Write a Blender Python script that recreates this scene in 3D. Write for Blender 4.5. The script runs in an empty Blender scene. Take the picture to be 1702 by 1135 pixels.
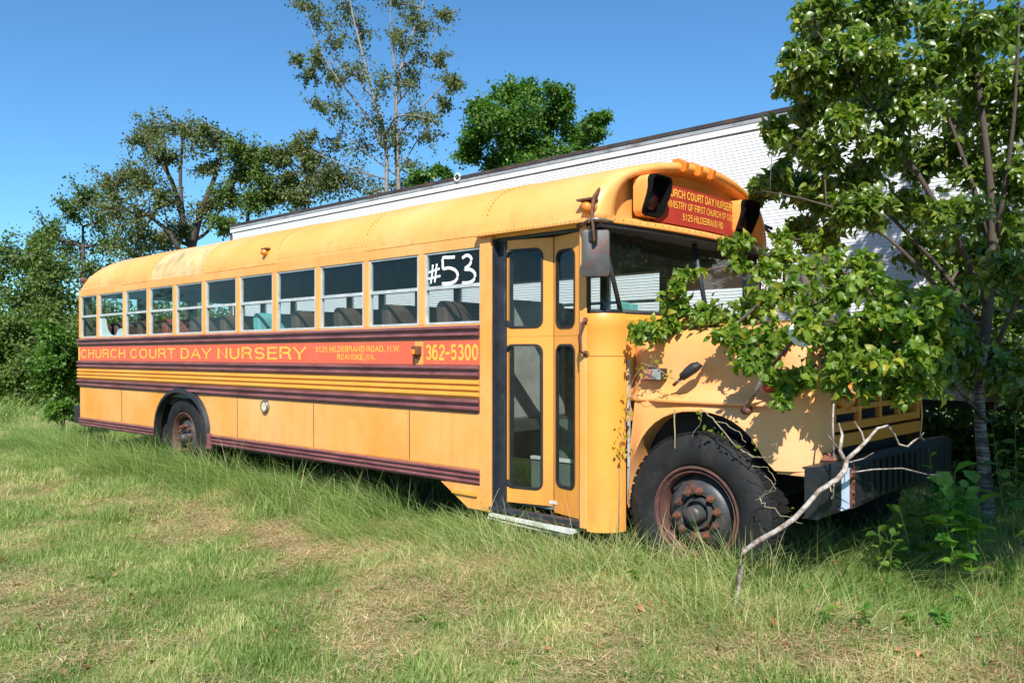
import bpy, math, random
import numpy as np
from mathutils import Vector, Matrix, noise
random.seed(7); rng = np.random.default_rng(7)
scn = bpy.context.scene; COL = scn.collection
# ------------------------------------------------------------------ camera, sky, sun, exposure
FPX, CXP, HYP = 1380.0, 851.0, 590.0
CAM = Vector((4.28, -4.29, 1.43))
FX, FY, AX, AY = .734, -.679, .679, .734
cd = bpy.data.cameras.new('camera'); cam = bpy.data.objects.new('camera', cd); COL.objects.link(cam)
cd.sensor_width = 36; cd.lens = FPX/1702*36; cd.clip_end = 2000; cd.clip_start = .05
cd.shift_y = (HYP-567.5)/1702
cam.location = CAM; cam.rotation_euler = (math.pi/2, 0, math.atan2(.679, .734))
scn.camera = cam
SUNV = Vector((.88, -1.0, 1.28)).normalized()
w = bpy.data.worlds.new('World'); scn.world = w; w.use_nodes = True
nt = w.node_tree; bg = nt.nodes['Background']
sky = nt.nodes.new('ShaderNodeTexSky'); sky.sky_type = 'NISHITA'; sky.sun_disc = False
sky.sun_elevation = math.asin(SUNV.z); sky.sun_rotation = math.atan2(SUNV.x, SUNV.y)
sky.air_density = 1.0; sky.dust_density = .0; sky.ozone_density = 5.0
tn = nt.nodes.new('ShaderNodeMix'); tn.data_type = 'RGBA'; tn.blend_type = 'MULTIPLY'; tn.inputs[0].default_value = 1; tn.inputs[7].default_value = (.60, .95, 1.08, 1)
nt.links.new(sky.outputs[0], tn.inputs[6]); nt.links.new(tn.outputs[2], bg.inputs[0]); bg.inputs[1].default_value = .09
sd = bpy.data.lights.new('sun', 'SUN'); so = bpy.data.objects.new('sun', sd); COL.objects.link(so)
sd.energy = 4.4; sd.angle = math.radians(.5); sd.color = (1, .95, .87)
so.rotation_euler = SUNV.to_track_quat('Z', 'Y').to_euler()
scn.view_settings.view_transform = 'Standard'; scn.view_settings.look = 'None'
scn.view_settings.exposure = 0.8; scn.view_settings.gamma = 1
scn.cycles.max_bounces = 10; scn.cycles.transparent_max_bounces = 24

# ------------------------------------------------------------------ survey helpers (full-size photo pixel -> world point)
def S(u, v, y=0.0):                      # on the vertical plane y = const
    r = (u-CXP)/FPX; Z = (y-CAM.y)/(AX*r+AY)
    return Vector((CAM.x+FX*r*Z+FY*Z, y, CAM.z+(HYP-v)/FPX*Z))
def D(u, v, Z):                          # at a distance Z
    r = (u-CXP)/FPX
    return Vector((CAM.x+FX*r*Z+FY*Z, CAM.y+AX*r*Z+AY*Z, CAM.z+(HYP-v)/FPX*Z))
# ------------------------------------------------------------------ materials
def N(t, typ, **k):
    n = t.nodes.new(typ)
    for a, b in k.items(): setattr(n, a, b)
    return n
def newmat(name):
    m = bpy.data.materials.new(name); m.use_nodes = True
    t = m.node_tree; return m, t, t.nodes['Principled BSDF']
def mixc(t, fac, a, b, blend='MIX'):
    n = N(t, 'ShaderNodeMix', data_type='RGBA', blend_type=blend)
    for s, x in ((0, fac), (6, a), (7, b)):
        if hasattr(x, 'links') or hasattr(x, 'is_output'): t.links.new(x, n.inputs[s])
        else: n.inputs[s].default_value = (x if s == 0 else (*x, 1))
    return n.outputs[2]
def noi(t, scale, detail=4, rough=.6, vec=None, stretch=None, geo=False):
    n = N(t, 'ShaderNodeTexNoise'); n.inputs['Scale'].default_value = scale
    n.inputs['Detail'].default_value = detail; n.inputs['Roughness'].default_value = rough
    if geo: src = N(t, 'ShaderNodeNewGeometry').outputs['Position']
    else: src = N(t, 'ShaderNodeTexCoord').outputs['Object']
    if stretch:
        mp = N(t, 'ShaderNodeMapping'); mp.inputs['Scale'].default_value = stretch
        t.links.new(src, mp.inputs[0]); src = mp.outputs[0]
    t.links.new(src, n.inputs['Vector']); return n.outputs['Fac']
def ramp(t, x, lo, hi, a=0, b=1):
    n = N(t, 'ShaderNodeMapRange'); n.inputs[1].default_value = lo; n.inputs[2].default_value = hi
    n.inputs[3].default_value = a; n.inputs[4].default_value = b; t.links.new(x, n.inputs[0]); return n.outputs[0]
def mul(t, a, b, op='MULTIPLY'):
    n = N(t, 'ShaderNodeMath', operation=op)
    for i, x in enumerate((a, b)):
        if isinstance(x, (int, float)): n.inputs[i].default_value = x
        else: t.links.new(x, n.inputs[i])
    return n.outputs[0]
def bump(t, bsdf, h, s=.2, d=.01):
    n = N(t, 'ShaderNodeBump'); n.inputs['Strength'].default_value = s; n.inputs['Distance'].default_value = d
    t.links.new(h, n.inputs['Height']); t.links.new(n.outputs[0], bsdf.inputs['Normal'])
def simple(name, col, rough=.5, metal=0, var=.25, scale=6, dirt=None, dirtamt=.5, bmp=.0, spec=.5, stretch=None):
    m, t, b = newmat(name)
    f = noi(t, scale, 5, stretch=stretch)
    c = mixc(t, ramp(t, f, .3, .7), tuple(x*(1-var) for x in col), tuple(min(1, x*(1+var)) for x in col))
    if dirt:
        g = noi(t, scale*.7+1.3, 8, .75)
        c = mixc(t, ramp(t, g, .62-.25*dirtamt, .72-.1*dirtamt), c, dirt)
    t.links.new(c, b.inputs['Base Color'])
    b.inputs['Roughness'].default_value = rough; b.inputs['Metallic'].default_value = metal
    b.inputs['Specular IOR Level'].default_value = spec
    if bmp: bump(t, b, noi(t, scale*6, 3), bmp, .01)
    return m
RUST = (.16, .05, .022)
def paint(name, col, fade, rough=.38, rust=.12, streak=.5):
    m, t, b = newmat(name)
    big = noi(t, .9, 5, .6, geo=True)
    c = mixc(t, ramp(t, big, .35, .66), col, fade)
    blot = noi(t, 5, 7, .7, geo=True); c = mixc(t, ramp(t, blot, .48, .66, 0, .35), c, fade)
    sz = N(t, 'ShaderNodeSeparateXYZ'); t.links.new(N(t, 'ShaderNodeNewGeometry').outputs['Position'], sz.inputs[0])
    gr_ = mul(t, ramp(t, sz.outputs[2], .95, .38), ramp(t, noi(t, 3, 7, .75, stretch=(2, 2, .7), geo=True), .42, .64)); c = mixc(t, mul(t, gr_, .45), c, (.30, .17, .06))
    st = noi(t, 1.0, 6, .7, stretch=(9, 9, .6), geo=True)           # vertical run-off streaks
    c = mixc(t, ramp(t, st, .5, .8, 0, streak*.6), c, tuple(x*.78 for x in col))
    g = noi(t, 14, 9, .8, geo=True); g2 = noi(t, 1.7, 3, geo=True)
    rf = mul(t, ramp(t, g, .66, .74), ramp(t, g2, .52, .62))
    c = mixc(t, mul(t, rf, rust*6), c, RUST)
    fine = noi(t, 60, 4, .6, geo=True)
    c = mixc(t, ramp(t, fine, .3, .8, 0, .14), c, tuple(x*.6 for x in col))
    t.links.new(c, b.inputs['Base Color'])
    t.links.new(ramp(t, big, .3, .7, rough-.06, rough+.14), b.inputs['Roughness'])
    bump(t, b, mul(t, noi(t, 1.6, 2, geo=True), mul(t, fine, .02), 'ADD'), .3, .05)
    return m
YEL = (.80, .315, .05)
M = {}
M['yellow'] = paint('weathered_yellow_paint', YEL, (.84, .425, .15), rust=.2, streak=.9)
M['door_yellow'] = paint('door_yellow_paint', (.80, .30, .04), (.82, .36, .075), rust=.12, streak=.5)
M['hood_yellow'] = paint('faded_hood_paint', (.80, .335, .095), (.80, .405, .19), rough=.55, rust=.16, streak=.4)
M['rub'] = paint('yellow_rib_paint', (.80, .32, .03), (.82, .40, .07), rust=.1)
# roof paint with a chalky bare patch over the rear windows
m, t, b = newmat('roof_paint'); M['roof'] = m
geo = N(t, 'ShaderNodeNewGeometry').outputs['Position']; sx = N(t, 'ShaderNodeSeparateXYZ'); t.links.new(geo, sx.inputs[0])
c = mixc(t, ramp(t, noi(t, .8, 5, geo=True), .35, .7), (.80, .335, .06), (.84, .44, .16))
inx = mul(t, ramp(t, sx.outputs[0], -5.50, -5.44), ramp(t, sx.outputs[0], -4.22, -4.28))
inx = mul(t, inx, ramp(t, noi(t, 2.2, 4, geo=True), .28, .5, .45, 1))
c = mixc(t, mul(t, inx, .85), c, (.66, .50, .24))
mold = mul(t, mul(t, inx, ramp(t, noi(t, 3.2, 7, .7, stretch=(1.6, 1.6, .5), geo=True), .45, .62)), mul(t, ramp(t, sx.outputs[2], 2.72, 2.6), ramp(t, sx.outputs[2], 2.36, 2.46)))
c = mixc(t, mul(t, mold, .8), c, (.24, .19, .11))
low = mul(t, ramp(t, sx.outputs[2], 2.5, 2.3), ramp(t, noi(t, 5, 8, .75, geo=True), .48, .64))
c = mixc(t, mul(t, low, .5), c, (.42, .17, .05))
c = mixc(t, mul(t, ramp(t, noi(t, 17, 9, .8, geo=True), .70, .76), .8), c, RUST)
top = mul(t, ramp(t, sx.outputs[2], 2.7, 2.84), ramp(t, noi(t, 3, 6, .7, geo=True), .4, .6))
c = mixc(t, mul(t, top, .5), c, (.70, .34, .16))
t.links.new(c, b.inputs['Base Color']); b.inputs['Roughness'].default_value = .5
bump(t, b, noi(t, 1.5, 2, geo=True), .15, .05)
# maroon rails: chalked, dirty
m, t, b = newmat('faded_maroon_paint'); M['maroon'] = m
c = mixc(t, ramp(t, noi(t, 2, 7, .7, stretch=(1, 1, 6), geo=True), .35, .7), (.14, .035, .045), (.30, .12, .12))
c = mixc(t, ramp(t, noi(t, 8, 8, .75, geo=True), .56, .7, 0, .8), c, (.06, .025, .025))
t.links.new(c, b.inputs['Base Color']); b.inputs['Roughness'].default_value = .38
M['red'] = simple('faded_red_sign', (.72, .12, .062), .5, var=.08, scale=2.5, dirt=(.72, .20, .08), dirtamt=.2)
M['red2'] = simple('deep_red_sign', (.38, .035, .022), .5, var=.1, scale=4)
M['letter'] = simple('yellow_lettering', (.84, .47, .06), .5, var=.12, scale=14, dirt=(.76, .24, .07), dirtamt=.35)
M['black'] = simple('black_rubber', (.018, .018, .02), .6, var=.4, scale=20)
M['jamb'] = simple('navy_black_jamb', (.022, .026, .038), .5, var=.4, scale=8, dirt=(.07, .07, .07), dirtamt=.3)
M['dark'] = simple('dark_interior', (.035, .035, .034), .8, var=.3)
M['ceiling'] = simple('ceiling_paint', (.07, .085, .075), .7, var=.2)
M['inner'] = simple('interior_grey_green', (.10, .13, .115), .7, var=.2)
M['seat'] = simple('brown_vinyl', (.085, .055, .045), .5, var=.3, scale=4, bmp=.1)
M['seat_red'] = simple('red_brown_vinyl', (.28, .07, .045), .5, var=.2)
M['seat_teal'] = simple('teal_vinyl', (.14, .42, .42), .5, var=.1)
M['seat_grey'] = simple('grey_vinyl', (.30, .29, .27), .6, var=.2)
M['alu'] = simple('aluminium', (.60, .62, .61), .45, .35, var=.2, scale=12)
M['alu_white'] = simple('white_step_metal', (.62, .62, .58), .5, 0, var=.2, scale=9, dirt=(.3, .25, .18), dirtamt=.4)
M['chrome'] = simple('dull_grey_steel', (.28, .27, .27), .4, .6, var=.3, scale=14, dirt=RUST, dirtamt=.6)
M['rust'] = simple('rusty_steel', (.11, .05, .037), .75, .2, var=.4, scale=12, dirt=(.26, .09, .035), dirtamt=.6, bmp=.3)
M['rimrust'] = simple('rusty_rim', (.13, .055, .042), .7, .1, var=.35, scale=9, dirt=(.08, .04, .035), dirtamt=.8, bmp=.3)
M['disc'] = simple('grimy_black_disc', (.055, .058, .06), .5, .2, var=.4, scale=9, dirt=(.22, .07, .03), dirtamt=.35, bmp=.2)
M['tyre'] = simple('weathered_tyre', (.012, .012, .013), .75, var=.35, scale=7, spec=.3, dirt=(.028, .026, .024), dirtamt=.4, bmp=.15)
M['bumper'] = simple('black_bumper_paint', (.017, .019, .022), .45, .1, var=.4, scale=5, dirt=(.05, .035, .028), dirtamt=.3, bmp=.1)
M['mirror_back'] = simple('worn_mirror_back', (.075, .075, .075), .6, .2, var=.4, scale=8, dirt=(.16, .055, .045), dirtamt=.55)
M['amber'] = simple('amber_lens', (.70, .20, .02), .25, var=.2)
M['lampglass'] = simple('dark_red_lens', (.035, .006, .006), .3, var=.2)
M['visor_shade_black'] = simple('matt_black', (.006, .006, .006), .9, spec=.1)  # visor black, deepened to stand for the shade inside the warning lights
M['redlens'] = simple('red_lens', (.30, .03, .025), .3, var=.2)
M['pinklens'] = simple('faded_red_lens', (.42, .15, .15), .4, var=.2)
M['clear'] = simple('clear_lens', (.4, .42, .42), .2, .3, var=.3)
M['white'] = simple('white_paint', (.78, .79, .80), .4, var=.05)
M['ivory'] = simple('ivory_disc', (.62, .58, .40), .5, var=.2)
M['tape'] = simple('pale_tape', (.50, .60, .74), .5, var=.12)
M['num'] = simple('tan_numeral', (.75, .55, .32), .6, var=.1)
M['grille'] = paint('grille_yellow', (.60, .21, .025), (.68, .27, .045), rust=.35)
M['undergrey'] = simple('chassis_black', (.02, .02, .02), .8, var=.4)
def glassmat(name, tint, gl=1.0):
    m = bpy.data.materials.new(name); m.use_nodes = True; t = m.node_tree; t.nodes.clear()
    o = N(t, 'ShaderNodeOutputMaterial'); tr = N(t, 'ShaderNodeBsdfTransparent'); tr.inputs[0].default_value = (*tint, 1)
    g = N(t, 'ShaderNodeBsdfGlossy'); g.inputs[1].default_value = .03; g.inputs[0].default_value = (.9, .95, .95, 1)
    fr = N(t, 'ShaderNodeFresnel'); bf = N(t, 'ShaderNodeNewGeometry').outputs['Backfacing']; t.links.new(ramp(t, bf, 0, 1, 1.5, 1/1.5), fr.inputs[0])
    mx = N(t, 'ShaderNodeMixShader'); t.links.new(mul(t, fr.outputs[0], gl), mx.inputs[0])
    t.links.new(tr.outputs[0], mx.inputs[1]); t.links.new(g.outputs[0], mx.inputs[2])
    df = N(t, 'ShaderNodeBsdfDiffuse'); df.inputs[0].default_value = (.30, .32, .29, 1)
    m2 = N(t, 'ShaderNodeMixShader')
    t.links.new(ramp(t, noi(t, 5, 8, .7, geo=True), .35, .75, .004, .03), m2.inputs[0])
    t.links.new(mx.outputs[0], m2.inputs[1]); t.links.new(df.outputs[0], m2.inputs[2])
    t.links.new(m2.outputs[0], o.inputs[0]); return m
M['glass'] = glassmat('tinted_glass', (.78, .84, .83), .8)
M['glass_clear'] = glassmat('windscreen_glass', (.84, .92, .89), 1.2)
M['crazed'] = simple('crazed_glass', (.34, .46, .44), .5, var=.15, scale=60)

def leafmat(name, c1, c2, c3, gloss=.5, trans=.4, rough=.42):
    m = bpy.data.materials.new(name); m.use_nodes = True; t = m.node_tree
    b = t.nodes['Principled BSDF']; o = t.nodes['Material Output']
    at = N(t, 'ShaderNodeAttribute', attribute_name='tint').outputs['Fac']
    cr = N(t, 'ShaderNodeValToRGB'); t.links.new(at, cr.inputs[0])
    e = cr.color_ramp.elements; e[0].color = (*c1, 1); e[1].color = (*c3, 1); x = e.new(.55); x.color = (*c2, 1)
    e[1].position = .86 if len(e) == 2 else e[1].position
    c = mixc(t, ramp(t, noi(t, 2.5, 4, geo=True), .35, .65, 0, .35), cr.outputs[0], tuple(x*.6 for x in c1))
    t.links.new(c, b.inputs['Base Color']); b.inputs['Roughness'].default_value = rough
    b.inputs['Specular IOR Level'].default_value = gloss
    tl = N(t, 'ShaderNodeBsdfTranslucent'); t.links.new(mixc(t, 1.0, c, (1.5, 1.9, .5), 'MULTIPLY'), tl.inputs[0])
    mx = N(t, 'ShaderNodeMixShader'); mx.inputs[0].default_value = trans
    t.links.new(b.outputs[0], mx.inputs[1]); t.links.new(tl.outputs[0], mx.inputs[2]); t.links.new(mx.outputs[0], o.inputs[0])
    return m
M['leaf_pear'] = leafmat('glossy_leaf', (.07, .13, .016), (.15, .235, .03), (.33, .33, .05), .8, .35, .36)
M['leaf_vine'] = leafmat('bright_leaf', (.08, .16, .014), (.17, .27, .026), (.42, .38, .04), .5, .38, .45)
M['leaf_far'] = leafmat('far_leaf', (.06, .11, .022), (.11, .175, .035), (.24, .24, .06), .3, .3, .5)
M['leaf_dull'] = leafmat('dull_leaf', (.08, .11, .035), (.14, .17, .055), (.26, .20, .09), .3, .3, .5)
M['leaf_green'] = leafmat('fresh_leaf', (.05, .12, .016), (.09, .19, .022), (.18, .28, .04), .4, .35, .45)
M['leaf_weed'] = leafmat('weed_leaf', (.06, .16, .02), (.11, .25, .03), (.22, .34, .05), .4, .4, .45)
M['leaf_yellow'] = leafmat('yellowing_leaf', (.20, .22, .02), (.40, .36, .03), (.5, .38, .04), .4, .35, .45)
M['blade'] = leafmat('grass_blade', (.12, .21, .045), (.27, .37, .11), (.74, .60, .36), .35, .35, .5)
M['bark'] = simple('dark_bark', (.07, .055, .045), .85, var=.4, scale=6, bmp=.4, stretch=(1, 1, .3))
M['bark_pale'] = simple('pale_bark', (.22, .19, .165), .8, var=.35, scale=8, bmp=.3)
m, t, b = newmat('birch_bark'); M['birch'] = m
c = mixc(t, ramp(t, noi(t, 9, 5, .6, stretch=(1, 1, 7), geo=True), .42, .62), (.07, .055, .05), (.36, .32, .29))
c = mixc(t, ramp(t, noi(t, 3, 5, .6, geo=True), .52, .62), c, (.045, .035, .03))
t.links.new(c, b.inputs['Base Color']); b.inputs['Roughness'].default_value = .75; bump(t, b, noi(t, 30, 3, stretch=(1, 1, 4), geo=True), .4, .01)
m, t, b = newmat('dead_branch_bark'); M['deadbark'] = m
c = mixc(t, ramp(t, noi(t, 22, 5, .7, geo=True), .4, .6), (.16, .11, .08), (.42, .38, .34))
t.links.new(c, b.inputs['Base Color']); b.inputs['Roughness'].default_value = .8; bump(t, b, noi(t, 60, 3, geo=True), .4, .01)
M['stem'] = simple('dry_stem', (.30, .24, .14), .7, var=.3)
M['greenstem'] = simple('green_stem', (.10, .15, .04), .6, var=.3)

# ------------------------------------------------------------------ mesh builder
class MB:
    def __init__(s): s.v = []; s.f = []
    def add(s, vs, fs):
        o = len(s.v); s.v += [tuple(p) for p in vs]; s.f += [tuple(i+o for i in f) for f in fs]; return s
    def box(s, x0, x1, y0, y1, z0, z1):
        return s.add([(x0,y0,z0),(x1,y0,z0),(x1,y1,z0),(x0,y1,z0),(x0,y0,z1),(x1,y0,z1),(x1,y1,z1),(x0,y1,z1)],
                     [(0,3,2,1),(4,5,6,7),(0,1,5,4),(1,2,6,5),(2,3,7,6),(3,0,4,7)])
    def prism(s, out, axis, a0, a1):         # outline in the other two axes (x,z for 'y'; y,z for 'x'; x,y for 'z')
        n = len(out)
        mk = {'y': lambda p, a: (p[0], a, p[1]), 'x': lambda p, a: (a, p[0], p[1]), 'z': lambda p, a: (p[0], p[1], a)}[axis]
        vs = [mk(p, a0) for p in out]+[mk(p, a1) for p in out]
        fs = [tuple(range(n)), tuple(range(2*n-1, n-1, -1))]+[(i, (i+1) % n+0, (i+1) % n+n, i+n) for i in range(n)]
        return s.add(vs, fs)
    def loft(s, rings, closed=True, caps=True):
        n = len(rings[0]); vs = [p for r in rings for p in r]; fs = []
        for k in range(len(rings)-1):
            for i in range(n if closed else n-1):
                j = (i+1) % n; fs.append((k*n+i, k*n+j, (k+1)*n+j, (k+1)*n+i))
        if caps and closed: fs += [tuple(range(n-1, -1, -1)), tuple(range((len(rings)-1)*n, len(rings)*n))]
        return s.add(vs, fs)
    def tube(s, path, r, n=6, caps=True):
        P = [Vector(p) for p in path]; R = r if isinstance(r, (list, tuple)) else [r]*len(P); rings = []
        up = Vector((0, 0, 1))
        for i, p in enumerate(P):
            d = (P[min(i+1, len(P)-1)]-P[max(i-1, 0)])
            if d.length < 1e-9: d = Vector((0, 0, 1))
            d.normalize(); a = d.cross(up if abs(d.z) < .95 else Vector((1, 0, 0))).normalized(); b = d.cross(a)
            rings.append([tuple(p+(a*math.cos(q)+b*math.sin(q))*R[i]) for q in [2*math.pi*k/n for k in range(n)]])
        return s.loft(rings, True, caps)
    def lathe(s, prof, c, axis='y', n=32):   # prof: (radius, offset along axis)
        rings = []
        for r, h in prof:
            ring = []
            for k in range(n):
                q = 2*math.pi*k/n; a, b = r*math.cos(q), r*math.sin(q)
                ring.append({'y': (c[0]+a, c[1]+h, c[2]+b), 'z': (c[0]+a, c[1]+b, c[2]+h), 'x': (c[0]+h, c[1]+a, c[2]+b)}[axis])
            rings.append(ring)
        return s.loft(rings, True, False)
    def plate_hole(s, x0, x1, z0, z1, hx0, hx1, hz0, hz1, r, y0, y1):
        inner = rrect(hx0, hx1, hz0, hz1, r); cx, cz = (hx0+hx1)/2, (hz0+hz1)/2
        outer = []
        for p in inner:
            dx, dz = p[0]-cx, p[1]-cz
            t_ = min([(x1-cx)/dx if dx > 1e-9 else 1e9, (x0-cx)/dx if dx < -1e-9 else 1e9, (z1-cz)/dz if dz > 1e-9 else 1e9, (z0-cz)/dz if dz < -1e-9 else 1e9])
            outer.append([cx+dx*t_, cz+dz*t_])
        for c_ in ((x0, z0), (x1, z0), (x1, z1), (x0, z1)):       # snap nearest sample to each true corner
            i = min(range(len(outer)), key=lambda k: (outer[k][0]-c_[0])**2+(outer[k][1]-c_[1])**2); outer[i] = list(c_)
        n = len(inner); rings = [[(p[0], y0, p[1]) for p in outer], [(p[0], y0, p[1]) for p in inner], [(p[0], y1, p[1]) for p in inner], [(p[0], y1, p[1]) for p in outer]]
        vs = [p for q in rings for p in q]; fs = []
        for k in range(4):
            for i in range(n):
                j = (i+1) % n; k2 = (k+1) % 4; fs.append((k*n+i, k*n+j, k2*n+j, k2*n+i))
        return s.add(vs, fs)
    def build(s, name, mat, parent=None, smooth=False, bevel=0, label=None, autosmooth=None):
        me = bpy.data.meshes.new(name); me.from_pydata(s.v, [], s.f); me.validate(); me.update()
        import bmesh
        bm = bmesh.new(); bm.from_mesh(me); bmesh.ops.recalc_face_normals(bm, faces=bm.faces)
        bm.to_mesh(me); bm.free()
        me.materials.append(M[mat] if isinstance(mat, str) else mat)
        if smooth: me.polygons.foreach_set('use_smooth', [True]*len(me.polygons))
        if autosmooth: me.polygons.foreach_set('use_smooth', [True]*len(me.polygons)); me.set_sharp_from_angle(angle=math.radians(autosmooth))
        o = bpy.data.objects.new(name, me); COL.objects.link(o)
        if bevel:
            bv = o.modifiers.new('bevel', 'BEVEL'); bv.width = bevel; bv.segments = 2; bv.limit_method = 'ANGLE'
        if parent: o.parent = parent; o.matrix_parent_inverse = Matrix.Translation(-world_loc(parent))
        if label: o['label'] = label
        return o
def world_loc(o):
    l = Vector(o.location)
    if o.parent: l = Vector((0, 0, 0)) + world_loc(o.parent)+o.matrix_parent_inverse.translation+l
    return l
def rrect(x0, x1, z0, z1, r, n=5):
    out = []
    for cx, cz, a0 in ((x1-r, z0+r, -90), (x1-r, z1-r, 0), (x0+r, z1-r, 90), (x0+r, z0+r, 180)):
        for k in range(n+1):
            a = math.radians(a0+90*k/n); out.append((cx+r*math.cos(a), cz+r*math.sin(a)))
    res = []
    for i, p in enumerate(out):               # extra points along the straights
        res.append(p); q = out[(i+1) % len(out)]
        if math.dist(p, q) > .1:
            for k in (1, 2, 3): res.append((p[0]+(q[0]-p[0])*k/4, p[1]+(q[1]-p[1])*k/4))
    return res
def thing(name, loc, label, cat, group=None, kind=None):
    o = bpy.data.objects.new(name, None); COL.objects.link(o); o.location = loc; o.empty_display_size = .2
    o['label'] = label; o['category'] = cat
    if group: o['group'] = group
    if kind: o['kind'] = kind
    return o
def _arc(cx, cy, rx, ry, a0, a1, n=10):
    return [(cx+rx*math.cos(math.radians(a0+(a1-a0)*k/n)), cy+ry*math.sin(math.radians(a0+(a1-a0)*k/n))) for k in range(n+1)]
GLY = {   # strokes of a plain grotesque capital alphabet: advance width, list of centre lines (cap height 1)
 'A': (.72, [[(.02, 0), (.36, 1), (.70, 0)], [(.14, .33), (.58, .33)]]), 'B': (.68, [[(.06, .53), (.06, 1), (.38, 1)]+_arc(.38, .765, .22, .235, 85, -90)+[(.08, .53)], [(.38, .53)]+_arc(.38, .265, .24, .265, 85, -90)+[(.06, 0), (.06, .55)]]),
 'C': (.74, [_arc(.38, .5, .33, .5, 35, 325, 20)]), 'D': (.72, [[(.32, 0), (.06, 0), (.06, 1), (.32, 1)], _arc(.32, .5, .34, .5, 90, -90, 14)]),
 'E': (.62, [[(.58, 0), (.06, 0), (.06, 1), (.58, 1)], [(.06, .52), (.54, .52)]]), 'F': (.58, [[(.06, 0), (.06, 1), (.56, 1)], [(.06, .52), (.50, .52)]]),
 'G': (.78, [_arc(.38, .5, .33, .5, 38, 300, 20)+[(.70, .10), (.70, .46), (.42, .46)]]), 'H': (.70, [[(.06, 0), (.06, 1)], [(.64, 0), (.64, 1)], [(.06, .53), (.64, .53)]]),
 'I': (.20, [[(.10, 0), (.10, 1)]]), 'K': (.68, [[(.06, 0), (.06, 1)], [(.62, 1), (.07, .38)], [(.27, .60), (.66, 0)]]), 'L': (.56, [[(.06, 1), (.06, 0), (.54, 0)]]),
 'M': (.84, [[(.06, 0), (.06, 1), (.42, .08), (.78, 1), (.78, 0)]]), 'N': (.72, [[(.06, 0), (.06, 1), (.66, 0), (.66, 1)]]), 'O': (.80, [_arc(.40, .5, .34, .5, 90, 450, 26)]),
 'R': (.70, [[(.06, 0), (.06, 1), (.40, 1)]+_arc(.40, .755, .23, .245, 90, -90)+[(.06, .51)], [(.42, .51), (.56, .44), (.60, .30), (.61, .10), (.66, 0)]]),
 'S': (.68, [_arc(.34, .745, .26, .255, 20, 235, 12)+_arc(.34, .265, .28, .265, 58, -160, 14)]), 'T': (.62, [[(.31, 0), (.31, 1)], [(.0, 1), (.62, 1)]]),
 'U': (.70, [[(.06, 1)]+_arc(.35, .34, .29, .34, 180, 360, 12)+[(.64, 1)]]), 'V': (.68, [[(.02, 1), (.34, 0), (.66, 1)]]), 'W': (.96, [[(.02, 1), (.25, 0), (.48, .95), (.71, 0), (.94, 1)]]),
 'Y': (.68, [[(.02, 1), (.34, .42), (.66, 1)], [(.34, .44), (.34, 0)]]),
 '0': (.60, [_arc(.30, .5, .25, .5, 90, 450, 24)]), '1': (.60, [[(.12, .76), (.24, .80), (.36, 1), (.36, 0)]]),
 '2': (.60, [_arc(.30, .73, .25, .27, 170, -35, 12)+[(.08, .10), (.06, 0), (.55, 0)]]), '3': (.60, [_arc(.29, .745, .23, .255, 160, -90, 12), _arc(.30, .265, .25, .265, 95, -160, 14)]),
 '5': (.60, [[(.52, 1), (.14, 1), (.09, .52)]+_arc(.30, .31, .25, .31, 125, -155, 14)]), '6': (.60, [_arc(.33, .5, .28, .5, 60, 190, 12), _arc(.30, .31, .25, .31, 180, 540, 22)]),
 '9': (.60, [_arc(.27, .5, .28, .5, 240, 370, 12), _arc(.30, .69, .25, .31, 0, 360, 22)]), '-': (.40, [[(.04, .42), (.36, .42)]]), '.': (.22, [[(.11, .0), (.11, .06)]]), ',': (.22, [[(.13, .06), (.07, -.16)]])}
def text(name, s_, mat, parent, x0, x1, z0, z1, plane, at, bold=.14, tilt=None):
    """flat lettering drawn with strokes and fitted to a rectangle; plane 'y' faces -y at y=at, plane 'x' faces +x; every word is its own part"""
    adv = 0; words = [[]]; gap = .13
    for ch in s_:
        if ch == ' ': adv += .34; words.append([]); continue
        w_, st = GLY[ch]; words[-1].append((adv, st)); adv += w_+gap
    adv -= gap; H = z1-z0; kx = (x1-x0)/adv; hw = bold*.5*H; cnt = 0; asp = max(.75, min(2.2, kx/H))
    for wd in words:
        mb = MB()
        for a, st in wd:
            for pl in st:
                P = [(x0+(a+.03+p[0]*.94)*kx, z0+hw+p[1]*(H-2*hw)) for p in pl]; n = len(P); L = []; Rr = []; dpt = .0004*(cnt % 4); cnt += 1
                cl = math.dist(P[0], P[-1]) < 1e-4
                for i in range(n):
                    pa = P[i-1] if i else (P[-2] if cl else None); pb = P[i+1] if i < n-1 else (P[1] if cl else None); p = P[i]
                    d1 = None if pa is None else Vector((p[0]-pa[0], p[1]-pa[1])).normalized(); d2 = None if pb is None else Vector((pb[0]-p[0], pb[1]-p[1])).normalized()
                    d1 = d1 or d2; d2 = d2 or d1
                    n1 = Vector((-d1.y, d1.x)); n2 = Vector((-d2.y, d2.x)); m_ = n1+n2
                    m_ = m_.normalized() if m_.length > .3 else n1; k_ = min(2.0, 1/max(.4, m_.dot(n1)))
                    ex = 0
                    if not cl and (i == 0 or i == n-1) and len(pl) < 6: ex = hw*(-1 if i == 0 else 1)*.9
                    q = Vector(p)+Vector((d1.x*asp, d1.y))*ex; o_ = Vector((m_.x*asp, m_.y))*hw*k_; L.append(q+o_); Rr.append(q-o_)
                f3 = (lambda q: (q.x, at-dpt, q.y)) if plane == 'y' else (lambda q: (at(q.x)+dpt, q.x, q.y))
                mb.add([f3(q) for q in L]+[f3(q) for q in Rr], [(i, i+1, n+i+1, n+i) for i in range(n-1)])
        mb.build(name, mat, parent)
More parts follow.
